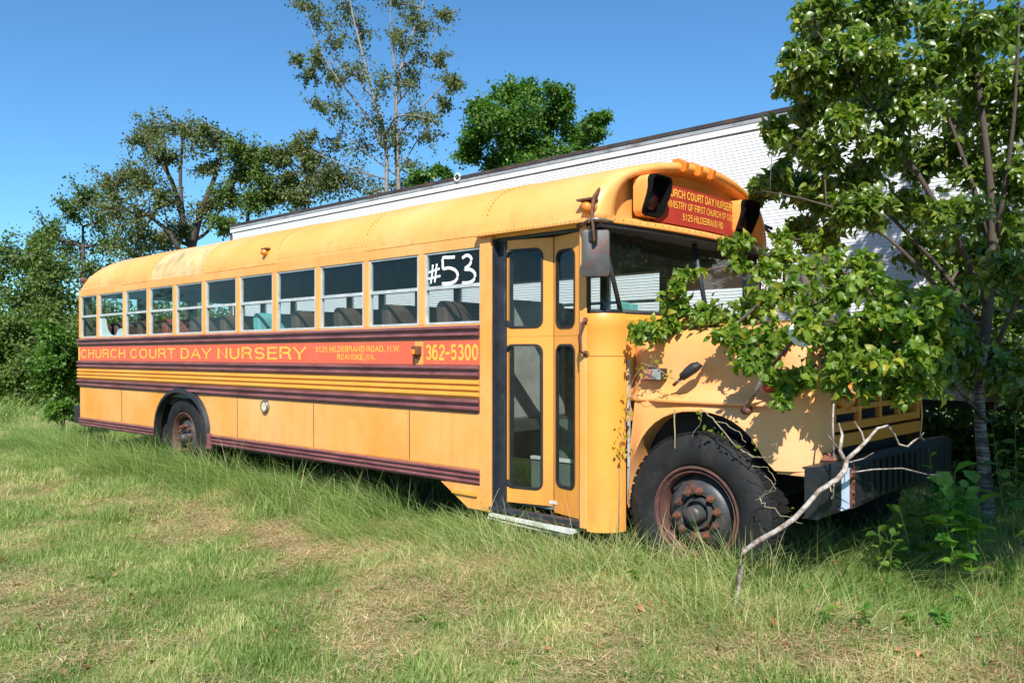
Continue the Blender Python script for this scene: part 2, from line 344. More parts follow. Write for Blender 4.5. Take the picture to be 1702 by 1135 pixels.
def npmesh(name, V, F, mat, parent=None, tint=None, kind=None, smooth=False):
    me = bpy.data.meshes.new(name); nF, k = F.shape
    me.vertices.add(len(V)); me.vertices.foreach_set('co', V.astype(np.float32).ravel())
    me.loops.add(nF*k); me.loops.foreach_set('vertex_index', F.astype(np.int32).ravel())
    me.polygons.add(nF); me.polygons.foreach_set('loop_start', np.arange(0, nF*k, k, dtype=np.int32))
    me.update(calc_edges=True)
    if tint is not None:
        a = me.attributes.new('tint', 'FLOAT', 'POINT'); a.data.foreach_set('value', tint.astype(np.float32))
    me.materials.append(M[mat] if isinstance(mat, str) else mat)
    if smooth: me.polygons.foreach_set('use_smooth', np.ones(nF, bool))
    o = bpy.data.objects.new(name, me); COL.objects.link(o)
    if parent: o.parent = parent; o.matrix_parent_inverse = Matrix.Translation(-world_loc(parent))
    if kind: o['kind'] = kind
    return o
# ------------------------------------------------------------------ ground
def ground_h(x, y):
    r = .10*min(1, max(0, (y+1.5)/1.3)); r = r*r*(3-2*r/.1)/.1*1.0 if False else r
    n = noise.noise(Vector((x*.35, y*.35, 0)))*.05+noise.noise(Vector((x*1.3, y*1.3, 3)))*.025
    d = math.hypot(x-4.28, y+4.29)
    far = min(1, max(0, (d-35)/60))
    return r + n*(1-.0*far)
gx = sorted(set([-400, -250, -160, -110, -80, -60, -45]+[-36+i*1.5 for i in range(16)]+[-12+i*.3 for i in range(72)]+[10, 12, 15, 20, 30, 50, 80, 130, 250, 400]))
gy = sorted(set([-400, -200, -100, -50, -30, -20, -14, -10]+[-8+i*.3 for i in range(55)]+[9, 10, 12, 14, 17, 20, 25, 30, 36, 45, 60, 90, 150, 250, 400]))
gv = [(x, y, ground_h(x, y)) for y in gy for x in gx]; nx = len(gx)
gf = [(j*nx+i, j*nx+i+1, (j+1)*nx+i+1, (j+1)*nx+i) for j in range(len(gy)-1) for i in range(nx-1)]
m, t, b = newmat('meadow_soil'); M['soil'] = m
c = mixc(t, ramp(t, noi(t, 1.1, 6, .65, geo=True), .35, .65), (.14, .15, .05), (.36, .28, .14))
c = mixc(t, ramp(t, noi(t, 30, 6, .7, geo=True), .35, .7), c, (.13, .13, .05))
t.links.new(c, b.inputs['Base Color']); b.inputs['Roughness'].default_value = .95; bump(t, b, noi(t, 40, 5, geo=True), .8, .03)
g = MB().add(gv, gf).build('ground', 'soil', smooth=True); g['kind'] = 'structure'

# ================================================================== THE BUS
bus = thing('school_bus', (-3, 1.22, 0), 'abandoned orange yellow school bus with maroon rails parked in the tall grass', 'school bus')
W = 2.44
def part(mb, name, mat, parent=bus, **k): return mb.build(name, mat, parent, **k)
WX = [-7.685, -7.035, -6.208, -5.527, -4.846, -4.159, -3.442, -2.751, -2.034, -1.326, -.62, .07]   # left edge of every window bay
ZS, ZT, ZM = 1.66, 2.22, 1.945
ARC, ARR = -4.68, .60
def lower_outline(step=True):
    o = [(-7.67, .50), (ARC-.62, .50)]
    for k in range(0, 15):
        a = math.pi-math.pi*k/14; o.append((ARC+.61*math.cos(a), .50+.53*max(0, math.sin(a))**.8))
    o += [(ARC+.62, .50), (-.42, .50)]
    if step: o += [(-.12, .30), (.115, .30)]
    else: o += [(.92, .50)]
    o += [(.115 if step else .92, ZS), (-7.67, ZS)]
    return o
part(MB().prism(lower_outline(), 'y', 0, .03), 'side_wall', 'yellow')
part(MB().prism(lower_outline(False), 'y', W-.03, W), 'side_wall', 'yellow')
part(MB().box(-7.66, .9, W-.04, W-.033, .95, ZS-.002), 'inner_panel', 'inner'); part(MB().box(-7.66, .0, .033, .04, .95, ZS-.002), 'inner_panel', 'inner'); part(MB().box(-7.67, .9, W-.056, W-.051, ZT+.002, 2.33), 'inner_panel', 'inner')
hd = MB(); posts = [(-7.72, -7.665)]+[(WX[i]-.075, WX[i]) for i in range(1, 11)]+[(.0, .117)]
for side_y in ((0, .05), (W-.05, W)):
    for i, (a, b_) in enumerate(posts): part(MB().box(a, b_, *side_y, ZS, ZT), 'window_post', 'yellow', bevel=.006)
    part(MB().box(-7.72, .117 if side_y[0] == 0 else .95, *side_y, ZT, 2.31), 'window_header', 'yellow')
part(MB().box(.117, .95, W-.05, W, ZT-.2, ZT), 'window_header', 'yellow'); part(MB().box(.85, .97, W-.05, W, ZS, ZT-.2), 'window_post', 'yellow')
# skirt panels with lapped seams
for a, b_ in ((-7.66, -6.98), (-6.97, -6.30), (-6.29, ARC-.64), (ARC+.64, -3.48), (-3.47, -2.13), (-2.12, -.80), (-.79, .0)):
    z0 = .595; o = [(a, z0), (b_, z0), (b_, .995), (a, .995)]
    part(MB().prism(o, 'y', -.004, -.0005), 'skirt_panel', 'yellow')
part(MB().prism([(-.42, .47), (-.12, .302), (.0, .302), (.0, .475)], 'y', -.012, .001), 'corner_gusset', 'yellow', bevel=.003)
part(MB().box(-.28, -.02, -.03, -.01, .40, .425), 'gusset_rib', 'rub')
part(MB().box(.003, .112, -.016, -.001, .30, 2.27), 'entry_post', 'yellow', bevel=.006)
# rub rails
def rail(name, x0, x1, z0, z1, ribs, mat, depth=.032):
    prof = [(-.001, z0)]; h = (z1-z0)/ribs
    gf_ = .40 if mat == 'maroon' else .24
    for k in range(ribs):
        zb = z0+k*h
        prof += [(-.004, zb+.02*h), (-.004, zb+gf_*h), (-depth*.9, zb+(gf_+.03)*h), (-depth-.003, zb+(gf_+.16)*h), (-depth-.002, zb+.86*h), (-depth*.6, zb+.97*h), (-.004, zb+.99*h)]
    prof += [(-.001, z1)]
    m_ = MB(); n = len(prof)
    xs = [x0, x1]
    m_.loft([[(x, p[0], p[1]) for p in prof] for x in xs], True, True)
    return part(m_, name, mat)
cuts = [-7.72, -6.34, -4.2, -2.06, -.005]
for i in range(4):
    e = .004
    rail('rub_rail', cuts[i]+e, cuts[i+1], 1.548, 1.650, 2, 'maroon'); rail('rub_rail', cuts[i]+e, cuts[i+1], 1.252, 1.352, 2, 'maroon')
    rail('rub_rail', cuts[i]+e, cuts[i+1], 1.002, 1.106, 2, 'maroon'); rail('yellow_rib', cuts[i]+e, cuts[i+1]+.003, 1.112, 1.246, 3, 'rub', .024)
rail('skirt_rail', -7.66, ARC-.63, .478, .586, 3, 'maroon', .022)
rail('skirt_rail', ARC+.68, -2.06, .478, .586, 3, 'maroon', .022); rail('skirt_rail', -2.055, .005, .478, .586, 3, 'maroon', .022)
# red name boards
part(MB().box(-7.655, -.735, -.006, -.001, 1.358, 1.542), 'sign_board', 'red'); part(MB().box(-.625, -.005, -.006, -.001, 1.358, 1.542), 'sign_board', 'red')
part(MB().box(-7.72, -7.66, -.005, -.001, 1.358, 1.542), 'sign_edge', 'rub'); part(MB().box(-.73, -.63, -.004, -.001, 1.358, 1.542), 'sign_edge', 'yellow')
text('sign_word', 'CHURCH COURT DAY NURSERY', 'letter', bus, -7.625, S(509, 590).x, 1.388, 1.508, 'y', -.0075, .135)
text('sign_word', '5125 HILDEBRAND ROAD, N.W.', 'letter', bus, -2.09, -.90, 1.455, 1.507, 'y', -.0075, .15)
text('sign_word', 'ROANOKE, VA.', 'letter', bus, -1.76, -1.22, 1.388, 1.440, 'y', -.0075, .15)
text('sign_word', '362-5300', 'letter', bus, -.595, -.02, 1.39, 1.512, 'y', -.0075, .17)
lm = MB().box(-.715, -.645, -.055, -.004, 1.43, 1.50); lamp = part(lm, 'side_marker_lamp', 'rust', bevel=.008)
MB().box(-.70, -.66, -.072, -.056, 1.435, 1.475).build('lens', 'amber', lamp, bevel=.006)
part(MB().prism([(-.705, 1.43), (-.655, 1.43), (-.665, 1.40), (-.68, 1.392), (-.695, 1.40)], 'y', -.03, -.004), 'lamp_bracket', 'rust')
# rear wheel arch flare
fl = MB(); rin = []; 
for k in range(0, 17):
    a = math.pi-math.pi*k/16; c_, s_ = math.cos(a), max(0, math.sin(a))**.8
    rin.append([(ARC+.60*c_, -.05, .50+.52*s_), (ARC+.635*c_, -.045, .50+.555*s_), (ARC+.65*c_, .0, .50+.57*s_), (ARC+.60*c_, .02, .50+.52*s_)])
fl.loft(rin, True, True); part(fl, 'arch_flare', 'black', autosmooth=40)
part(MB().box(ARC+.605, ARC+.68, -.04, .0, .44, .60), 'arch_foot', 'maroon', bevel=.006)
# fuel cap disc
fc = S(443, 675)
part(MB().lathe([(0, -.03), (.05, -.03), (.055, -.025), (.055, -.001)], (fc.x, 0, fc.z), n=24), 'filler_cap', 'ivory', autosmooth=40)
part(MB().lathe([(.045, -.033), (.058, -.034), (.066, -.02), (.066, -.001)], (fc.x, 0, fc.z), n=24), 'filler_ring', 'chrome', autosmooth=40)
# side windows
def window(i, y, near=True):
    x0 = WX[i]+(.02 if i == 0 else 0); x1 = WX[i+1]-.075 if i < 10 else .0
    if i == 0: x0 = -7.66
    x0 += .004; x1 -= .004; ya, yb = (y+.008, y+.034); z0, z1 = ZS+.003, ZT-.003; zm = ZM
    f = MB(); t_ = .016
    f.box(x0, x0+t_, ya, yb, z0, z1).box(x1-t_, x1, ya, yb, z0, z1).box(x0+t_, x1-t_, ya, yb, z0, z0+.018).box(x0+t_, x1-t_, ya, yb, z1-.012, z1)
    f.box(x0+t_, x1-t_, ya-.006, yb-.006, zm-.012, zm+.014)
    fr = part(f, 'window', 'alu')
    MB().add([(x0+t_, ya+.012, zm+.014), (x1-t_, ya+.012, zm+.014), (x1-t_, ya+.012, z1-.012), (x0+t_, ya+.012, z1-.012)], [(0, 1, 2, 3)]).build('pane', 'glass', fr)
    if near and i == 1:
        a, b_ = x0+t_, x1-t_; h0, h1 = z0+.018, zm-.012; H = h1-h0; L = b_-a
        out = [(a, h0), (a+.52*L, h0), (a+.40*L, h0+.10*H), (a+.30*L, h0+.30*H), (a+.25*L, h0+.55*H), (a+.22*L, h0+.8*H), (a+.16*L, h1), (a, h1)]
        MB().prism(out, 'y', ya+.018, ya+.021).build('broken_pane', 'crazed', fr)
        out = [(b_-.36*L, h0), (b_, h0), (b_, h0+.32*H), (b_-.16*L, h0+.34*H), (b_-.28*L, h0+.22*H)]
        MB().prism(out, 'y', ya+.018, ya+.021).build('broken_pane', 'crazed', fr)
    else:
        MB().add([(x0+t_, ya+.018, z0+.018), (x1-t_, ya+.018, z0+.018), (x1-t_, ya+.018, zm-.012), (x0+t_, ya+.018, zm-.012)], [(0, 1, 2, 3)]).build('pane', 'glass', fr)
    return fr
for i in range(11): window(i, 0); window(i, W-.042, False)
# "#53" painted on the last window
def stroke(mb, pts, r=.011):
    P = [S(480+a/3.337, 380+b_/3.337, .0) for a, b_ in pts]
    P = [Vector((p.x, .012, p.z)) for p in P]; Q = []
    for i in range(len(P)-1):
        for k in range(4):
            t0 = k/4; p0 = P[max(i-1, 0)]; p1 = P[i]; p2 = P[i+1]; p3 = P[min(i+2, len(P)-1)]
            Q.append(.5*((2*p1)+(p2-p0)*t0+(2*p0-5*p1+4*p2-p3)*t0*t0+(3*p1-p0-3*p2+p3)*t0**3))
    Q.append(P[-1]); o = len(mb.v); mb.tube(Q, r, 8)
    for k in range(o, len(mb.v)): x, y, z = mb.v[k]; mb.v[k] = (x, .016+(y-.012)*.12, z)
nb = MB()
stroke(nb, [(790, 200), (786, 250), (778, 308)], .010); stroke(nb, [(812, 195), (806, 250), (800, 300)], .010); stroke(nb, [(765, 245), (790, 235), (828, 222)], .009); stroke(nb, [(762, 280), (795, 272), (832, 262)], .009)
stroke(nb, [(912, 158), (880, 160), (845, 163), (845, 190), (848, 222), (880, 218), (915, 232), (928, 262), (915, 290), (885, 303), (840, 306)], .013)
stroke(nb, [(952, 165), (980, 148), (1003, 165), (995, 200), (965, 225), (1000, 228), (1023, 250), (1018, 282), (990, 300), (952, 302)], .013)
part(nb, 'painted_number', 'white', smooth=True)
# roof
PROF = [(0, 2.30), (.004, 2.36), (.02, 2.43), (.055, 2.50), (.10, 2.555), (.16, 2.605), (.24, 2.652), (.34, 2.692), (.46, 2.73), (.60, 2.765), (.78, 2.80), (1.0, 2.825)]
PROF = PROF+[(1.22, 2.832)]+[(W-y, z) for y, z in reversed(PROF)]
def rp(x, s=1.0, dz=0, z0=2.3): return [(x, 1.22+(y-1.22)*s, z0+(z-z0)*s+dz) for y, z in PROF]
seams = [-7.12, -6.3, -5.5, -4.16, -2.78, -1.35, .02, .955]
for i in range(7):
    o = .0035 if i % 2 else .0
    pr = [[(x, 1.22+(y-1.22)*(1+o/1.22), z+o) for y, z in PROF]+[(x, 1.22+(y-1.22)*.975, z-.03) for y, z in reversed(PROF)] for x in (seams[i], seams[i+1]+(.02 if o else -.0005))]
    part(MB().loft(pr, True, True), 'roof_panel', 'roof', autosmooth=35)
rr = []
for k in range(9):                              # rounded tail of the roof
    a = k/8*math.pi/2; x = -7.12-.60*math.sin(a); s = 1-.13*(1-math.cos(a))
    rr.append([(x, 1.22+(y-1.22)*(1-.03*(1-math.cos(a))), 2.30+(z-2.30)*(1-.62*(1-math.cos(a)))) for y, z in PROF])
part(MB().loft(rr, False), 'rear_roof_cap', 'roof', smooth=True)
rw = rr[-1]
ro = [(p[1], p[2]) for p in rw]
part(MB().prism([(0.02, .5)]+[(W-.02, .5)]+[(W-.02, ZS+.0)]+[(.02, ZS)], 'x', -7.72, -7.68), 'rear_wall', 'yellow')
part(MB().prism([(.02, ZT)]+[(y, z) for y, z in ro]+[(W-.02, ZT)], 'x', -7.718, -7.68), 'rear_wall', 'yellow')
for a, b_ in ((.02, .16), (.78, .92), (1.52, 1.66), (2.28, 2.42)): part(MB().box(-7.718, -7.68, a, b_, ZS, ZT), 'rear_post', 'yellow')
for a, b_ in ((.16, .78), (.92, 1.52), (1.66, 2.28)): part(MB().add([(-7.70, a, ZS), (-7.70, b_, ZS), (-7.70, b_, ZT), (-7.70, a, ZT)], [(0, 1, 2, 3)]), 'rear_window', 'glass')
part(MB().lathe([(0, -.05), (.025, -.045), (.04, -.02), (.045, .02)], (-7.64, .04, 2.44), 'y', 16), 'rear_marker', 'rust', smooth=True)
part(MB().box(-7.80, -7.72, .05, .20, 1.0, 1.09), 'tail_lamp', 'redlens', bevel=.01); part(MB().box(-7.90, -7.72, .0, W, .50, .74), 'rear_bumper', 'bumper', bevel=.01)
# drip rail above doorway + rivet rows
part(MB().box(-.02, 1.0, -.055, -.002, 2.285, 2.312), 'drip_rail', 'roof', bevel=.004)
rv = MB()
def rivet(x, y, z, r=.006, nrm=(0, -1, 0)):
    n_ = Vector(nrm); a = n_.cross(Vector((1, 0, 0)) if abs(n_.x) < .9 else Vector((0, 1, 0))).normalized(); b_ = n_.cross(a); c0 = Vector((x, y, z))
    vs = [c0+(a*math.cos(q)+b_*math.sin(q))*r for q in [k*math.pi/3 for k in range(6)]]+[c0+n_*r*.6]
    rv.add(vs, [(k, (k+1) % 6, 6) for k in range(6)])
x = -7.6
while x < -.05:
    rivet(x, .001, 2.345, .005); rivet(x+.025, .008, 2.375, .005); x += .052
x = 0
while x < .95: rivet(x, -.0565, 2.298, .004); x += .035
for sx_ in seams[1:7]:
    for off in (-.025, .025):
        for i in range(2, 12):
            (y, z), (y2, z2) = PROF[i], PROF[i+1]
            for f_ in (.25, .75):
                ny, nz = -(z2-z), (y2-y); l_ = math.hypot(ny, nz); rivet(sx_+off, y+(y2-y)*f_-.003, z+(z2-z)*f_+.003, .006, (0, ny/l_, nz/l_))
for xs_ in (-6.30, -3.475, -2.125, -.795):
    part(MB().box(xs_-.0035, xs_+.0035, -.0052, -.0038, .60, .993), 'panel_seam', 'rust')
    for k in range(9): rivet(xs_-.02, -.004, .62+k*.043, .004)
for k in range(20): rivet(.02, -.016, .36+k*.095, .004); rivet(.93, -.002, .42+k*.088, .006)
rvo = part(rv, 'rivet', 'rust'); rvo.name = 'rivet_rows'; rvo['kind'] = 'stuff'
for (u, v) in ((441, 423),):
    p = S(u, v); l_ = part(MB().lathe([(0, -.07), (.025, -.068), (.032, -.03), (.042, 0)], (p.x, .03, p.z+.02), 'y', 14), 'marker_lamp', 'amber', smooth=True)
    MB().box(p.x-.05, p.x+.05, -.02, .04, p.z+.05, p.z+.062).build('lamp_hood', 'rust', l_)
p = S(986, 345); l_ = part(MB().lathe([(0, -.06), (.03, -.055), (.04, -.02), (.045, .03)], (p.x-.03, .0, p.z), 'y', 14), 'marker_lamp', 'amber', smooth=True)
MB().box(p.x-.10, p.x+.02, -.05, .03, p.z+.045, p.z+.058).build('lamp_hood', 'rust', l_)
# front roof cap
BOW = .13
def bow(y): return BOW*(1-((y-1.22)/1.22)**2)
def capring(x, sy, st, sb):
    pts = PROF+[(W-.3*k, 2.30) for k in range(1, 8)]
    out = []
    for y, z in pts:
        zz = 2.60+(z-2.60)*(st if z > 2.60 else sb); yy = 1.22+(y-1.22)*sy
        out.append((x+bow(yy)*min(1, max(0, (x-.93)/.1)), yy, zz-.0))
    return out
rings = [capring(.95, 1.004, 1.01, 1.0), capring(1.0, 1.0, .99, 1.0), capring(1.035, .985, .94, 1.02), capring(1.055, .955, .86, 1.03), capring(1.058, .92, .76, 1.0), capring(1.045, .87, .66, .90), capring(1.015, .845, .61, .83), capring(.985, .83, .585, .80)]
cap = part(MB().loft(rings, True, False), 'front_cap', 'yellow', smooth=True)
back = rings[-1]; cy, cz = 1.22, 2.5
bb = MB().add(back+[(back[6][0]+.03, cy, cz)], [(i, (i+1) % len(back), len(back)) for i in range(len(back))]); part(bb, 'cap_recess', 'yellow', smooth=True)
def signx(y): return .995+BOW*(1-((y-1.22)/1.22)**2)+.02
sb = MB(); ys = [.60+i*.1 for i in range(12)]
sb.loft([[(signx(y)+.004, y, 2.355), (signx(y)+.004, y, 2.625), (signx(y)-.02, y, 2.625), (signx(y)-.02, y, 2.355)] for y in ys], True, True); part(sb, 'front_sign', 'red2')
wl = MB(); wl.loft([[(1.045+bow(y)*.95, y, 2.262), (1.045+bow(y)*.95, y, 2.296), (.94, y, 2.296), (.94, y, 2.262)] for y in [.04+i*.236 for i in range(11)]], True, True); part(wl, 'cap_shade_strip', 'black')  # black strip put in for the shadow and mouldy dark under the cap
sxx = lambda y: signx(y)+.007
text('sign_word', 'CHURCH COURT DAY NURSERY', 'letter', bus, .66, 1.66, 2.545, 2.605, 'x', sxx, .16)
text('sign_word', 'MINISTRY OF FIRST CHURCH OF GOD', 'letter', bus, .70, 1.66, 2.468, 2.520, 'x', sxx, .14)
text('sign_word', '5125 HILDEBRAND RD', 'letter', bus, .90, 1.48, 2.392, 2.442, 'x', sxx, .14)
def warning_light(y0, y1):
    xb = signx((y0+y1)/2)-.03; z0, z1 = 2.37, 2.645; m_ = MB()
    o1 = rrect(y0, y1, z0, z1, .05, 4); o2 = rrect(y0+.012, y1-.012, z0+.012, z1-.012, .04, 4)
    def depth(z): f_ = (z-z0)/(z1-z0); return .06+.055*min(1, max(0, (f_-.05)/.55))
    n = len(o1); A = [(xb, p[0], p[1]) for p in o1]; B = [(xb+depth(p[1]), p[0], p[1]) for p in o1]
    C_ = [(xb+depth(p[1]), q[0], q[1]) for p, q in zip(o1, o2)]; E_ = [(xb, q[0], q[1]) for q in o2]
    root = part(MB().loft([A, B, C_], True, False), 'warning_light', 'yellow', autosmooth=40)
    V0 = [(xb+depth(p[1])-.02, 1.0*q[0], q[1]) for p, q in zip(o1, o2)]; o3 = rrect(y0+.005, y1-.005, z0+.005, z1-.005, .045, 4)
    V1 = [(xb+depth(p[1])+.012+.035*max(0, (p[1]-z0)/(z1-z0)), q[0], q[1]) for p, q in zip(o1, o3)]; V2 = [(a[0], a[1]+((y0+y1)/2-a[1])*.07, a[2]+((z0+z1)/2-a[2])*.07) for a in V1]; V3 = [(xb+.05, q[0], q[1]) for q in o2]
    MB().loft([B, V1, V2, V3], True, False).build('visor', 'visor_shade_black', root, autosmooth=40)
    MB().loft([C_, E_], True, False).build('inner_shade', 'visor_shade_black', root, autosmooth=40)
    MB().prism([(p[0], p[1]) for p in o2], 'x', xb+.045, xb+.055).build('back_plate', 'visor_shade_black', root)
    c_ = (xb+.055, (y0+y1)/2, (z0+z1)/2-.01)
    MB().lathe([(0, .03), (.06, .025), (.080, .01), (.084, 0)], c_, 'x', 24).build('lens', 'lampglass', root, smooth=True)
warning_light(.385, .635); warning_light(1.655, 1.91)
for y in (.86, 1.04, 1.22):
    x = 1.05+bow(y); root = part(MB().prism([(x-.09, 2.77), (x+.012, 2.715), (x+.03, 2.722), (x+.045, 2.79), (x-.02, 2.825), (x-.07, 2.828)], 'y', y-.026, y+.026), 'clearance_lamp', 'amber', bevel=.012)
for k in range(26):
    y = .1+k*.09; rv2 = None
cr = MB(); rv = MB()
for k in range(30):
    y = .08+k*.078; rivet(1.052+bow(y), y, 2.318, .0065, (1, 0, 0))
o_ = part(rv, 'rivet_rows', 'rust'); o_['kind'] = 'stuff'
# --- entrance door
DY = .034
def dx(u): return S(u, 600, DY).x
def dz(u, v): return S(u, v, DY).z
def leaf_door(x0, x1, hxa, hxb, u, zt, zb):
    root = part(MB().plate_hole(x0, x1, 1.561, zt, hxa, hxb, dz(u, 544), dz(u, 414), .055, DY, DY+.03), 'door', 'door_yellow')
    MB().plate_hole(x0, x1, zb, 1.559, hxa, hxb, dz(u, 812), dz(u, 573), .055, DY, DY+.03).build('door_panel', 'door_yellow', root)
    for za, zc in ((dz(u, 544), dz(u, 414)), (dz(u, 812), dz(u, 573))):
        o1 = rrect(hxa-.006, hxb+.006, za-.006, zc+.006, .06); o2 = rrect(hxa+.010, hxb-.010, za+.010, zc-.010, .045)
        MB().loft([[(p[0], DY-.005, p[1]) for p in o1], [(p[0], DY-.007, p[1]) for p in o2], [(p[0], DY+.02, p[1]) for p in o2], [(p[0], DY+.015, p[1]) for p in o1]], True, False).build('rubber_seal', 'black', root)
        pn = MB().add([(p[0], DY+.010, p[1]) for p in o2], [tuple(range(len(o2)))]).build('pane', 'glass', root)
    for o in [root]+list(root.children):            # the two leaves fold inwards where they meet
        for v_ in o.data.vertices:
            f_ = (v_.co.x-.232)/.368 if x0 < .5 else (.915-v_.co.x)/.315
            v_.co.y += .085*max(0, min(1, f_))
    return root
leaf_door(.232, .590, dx(841), dx(892), 866, 2.245, .385); leaf_door(.600, .915, dx(912.5), dx(952), 932, 2.245, .345)
part(MB().box(.5905, .5995, DY+.09, DY+.105, .38, 2.24), 'door_gasket', 'jamb')
part(MB().box(.117, .232, .06, .10, .33, 2.26), 'door_jamb', 'jamb'); part(MB().box(.117, .127, .0, .06, .33, 2.26), 'door_jamb', 'jamb'); part(MB().box(.218, .231, .015, .06, .33, 2.245), 'jamb_strip', 'jamb')
part(MB().box(.117, .95, .13, .17, 2.20, 2.30), 'door_header', 'jamb')
part(MB().box(.916, .972, -.006, .05, .30, 2.28), 'front_post', 'yellow', bevel=.005)
part(MB().box(.10, .92, -.02, .05, .318, .342), 'step_sill', 'jamb')
sp = MB(); sp.loft([[(.11, -.03, .276), (.11, -.03, .296), (.11, .18, .306), (.11, .18, .29)], [(.88, -.045, .258), (.88, -.045, .284), (.88, .18, .29), (.88, .18, .27)]], True, True); part(sp, 'step_edge', 'alu_white')
part(MB().tube([(.09, -.01, .258), (.4, -.02, .246), (.86, -.01, .236)], .008, 6), 'step_pipe', 'alu_white')
sw = MB(); sw.box(.14, .90, .12, .40, .36, .40).box(.14, .90, .40, .43, .36, .62).box(.14, .90, .40, .70, .62, .65).box(.14, .90, .70, .73, .62, .93); part(sw, 'step_well', 'inner')
for z, y in ((.402, .12), (.652, .40)): part(MB().box(.14, .90, y-.01, y+.03, z, z+.022), 'step_nosing', 'alu_white')
part(MB().box(.70, .88, .5, .62, .95, 1.05), 'dash_box', 'alu_white')
part(MB().tube([(.85, .12, 1.45), (.84, .25, 1.30), (.82, .5, 1.05), (.82, .62, .8)], .014, 8), 'grab_rail', 'alu', smooth=True)
gh = MB(); hx = S(970, 560, -.03)
gh.tube([(hx.x, -.004, S(970, 532).z), (hx.x, -.05, S(970, 538).z), (hx.x-.012, -.055, S(970, 560).z), (hx.x-.008, -.05, S(970, 584).z), (hx.x, -.004, S(970, 589).z)], .012, 8); gh.lathe([(0, -.01), (.022, -.01), (.022, .004)], (hx.x, -.0, S(970, 533).z), n=12); gh.lathe([(0, -.01), (.022, -.01), (.022, .004)], (hx.x, -.0, S(970, 588).z), n=12)
part(gh, 'grab_handle', 'rust', smooth=True)
# --- front corner cowl: vertical panel that turns inward
def cowlpath(n=9, r=.20):
    P = [(.972, 0)]
    for k in range(n+1):
        a = k/n*math.pi/2*.93; P.append((.985+r*.86*math.sin(a), r*(1-math.cos(a))))
    return P
CP = cowlpath(); CPm = [(x, W-y) for x, y in CP]
for P, nm in ((CP, 1), (CPm, 0)):
    part(MB().loft([[(x, y, .285) for x, y in P], [(x, y, 1.42) for x, y in P]], False), 'cowl_corner', 'door_yellow', smooth=True)
    part(MB().loft([[(x+.002, y, 1.424) for x, y in P], [(x+.002, y, 1.60) for x, y in P], [(x+.012, y-.012*nm+.012*(1-nm), 1.635) for x, y in P], [(x-.004, y, 1.70) for x, y in P]], False), 'cowl_corner', 'door_yellow', smooth=True)
part(MB().box(1.148, 1.16, .205, .225, .45, 1.40), 'cowl_seal', 'alu')
# windscreen sill, panes, posts
def wx(y, z):                       # windscreen surface
    return 1.105+.055*(1-((y-1.22)/1.0)**2)-(z-1.70)*.20
sill = MB(); ys = [.19+i*(W-.38)/12 for i in range(13)]
sill.loft([[(wx(y, 1.70)+.03, y, 1.60), (wx(y, 1.70)+.035, y, 1.66), (wx(y, 1.70)+.008, y, 1.700), (wx(y, 1.70)-.1, y, 1.700), (wx(y, 1.70)-.1, y, 1.60)] for y in ys], True, True); part(sill, 'windscreen_sill', 'door_yellow', smooth=False)
part(MB().loft([[(1.15, y, 1.0), (1.15, y, 1.62), (1.10, y, 1.62), (1.10, y, 1.0)] for y in (.2, W-.2)], True, True), 'firewall', 'yellow')
def bar(name, p, q, r, mat='black'): return part(MB().tube([p, q], r, 8), name, mat, smooth=True)
ZB, ZTP = 1.712, 2.31
for sgn in (0, 1):
    Y = (lambda y: y) if sgn == 0 else (lambda y: W-y)
    A0, A1 = (wx(.2, ZB), Y(.20), ZB), (wx(.2, ZTP)+.0, Y(.13), ZTP)
    bar('windscreen_post', A0, A1, .016)
    bar('windscreen_rubber', (.985, Y(.012), ZB), A0, .018); bar('windscreen_rubber', (.985, Y(.010), ZB), (.975, Y(.010), 2.29), .013)
    bar('windscreen_rubber', A0, (wx(1.22, ZB), 1.22, ZB), .018); bar('windscreen_rubber', (A1[0], A1[1], 2.30), (wx(1.22, 2.30), 1.22, 2.30), .022)
    part(MB().add([(.985, Y(.012), ZB), A0, A1, (.975, Y(.012), 2.30)], [(0, 1, 2, 3)]), 'corner_glass', 'glass_clear')
    part(MB().add([A0, (wx(1.22, ZB), 1.22, ZB), (wx(1.22, ZTP), 1.22, ZTP), A1], [(0, 1, 2, 3)]), 'windscreen', 'glass_clear')
bar('windscreen_post', (wx(1.22, ZB), 1.22, ZB), (wx(1.22, ZTP), 1.22, ZTP), .018, 'jamb')
# --- hood and fenders
def section(x):
    """half section (near side), from fender edge up to the centreline, as (y,z)"""
    nose = max(0, (x-2.20)/.19); nr = min(1, nose)
    k = 1-math.sqrt(max(0, 1-nr*nr)); ins = .16*k; dr = .10*k
    yo = .215+ins
    ledge = 1.0 if 1.30 < x < 2.12 else max(0, 1-abs(x-(1.30 if x < 1.3 else 2.12))/.10)
    yl = yo-.045*ledge
    return [(yl, 1.135), (yl+.006, 1.155), (yo+.03, 1.19), (yo+.055, 1.27), (yo+.062, 1.40), (yo+.075, 1.50-dr*.4), (yo+.105, 1.565-dr*.6), (yo+.17, 1.600-dr*.7), (yo+.32, 1.625-dr*.8), (yo+.6, 1.655-dr), (1.22, 1.672-dr)]
xs = [1.165, 1.24, 1.30, 1.4, 1.55, 1.7, 1.9, 2.05, 2.12, 2.2, 2.26, 2.32, 2.36, 2.385]
def fullsec(x): s_ = section(x); return [(x, y, z) for y, z in s_]+[(x, W-y, z) for y, z in reversed(s_[:-1])]
rings = [fullsec(x) for x in xs]
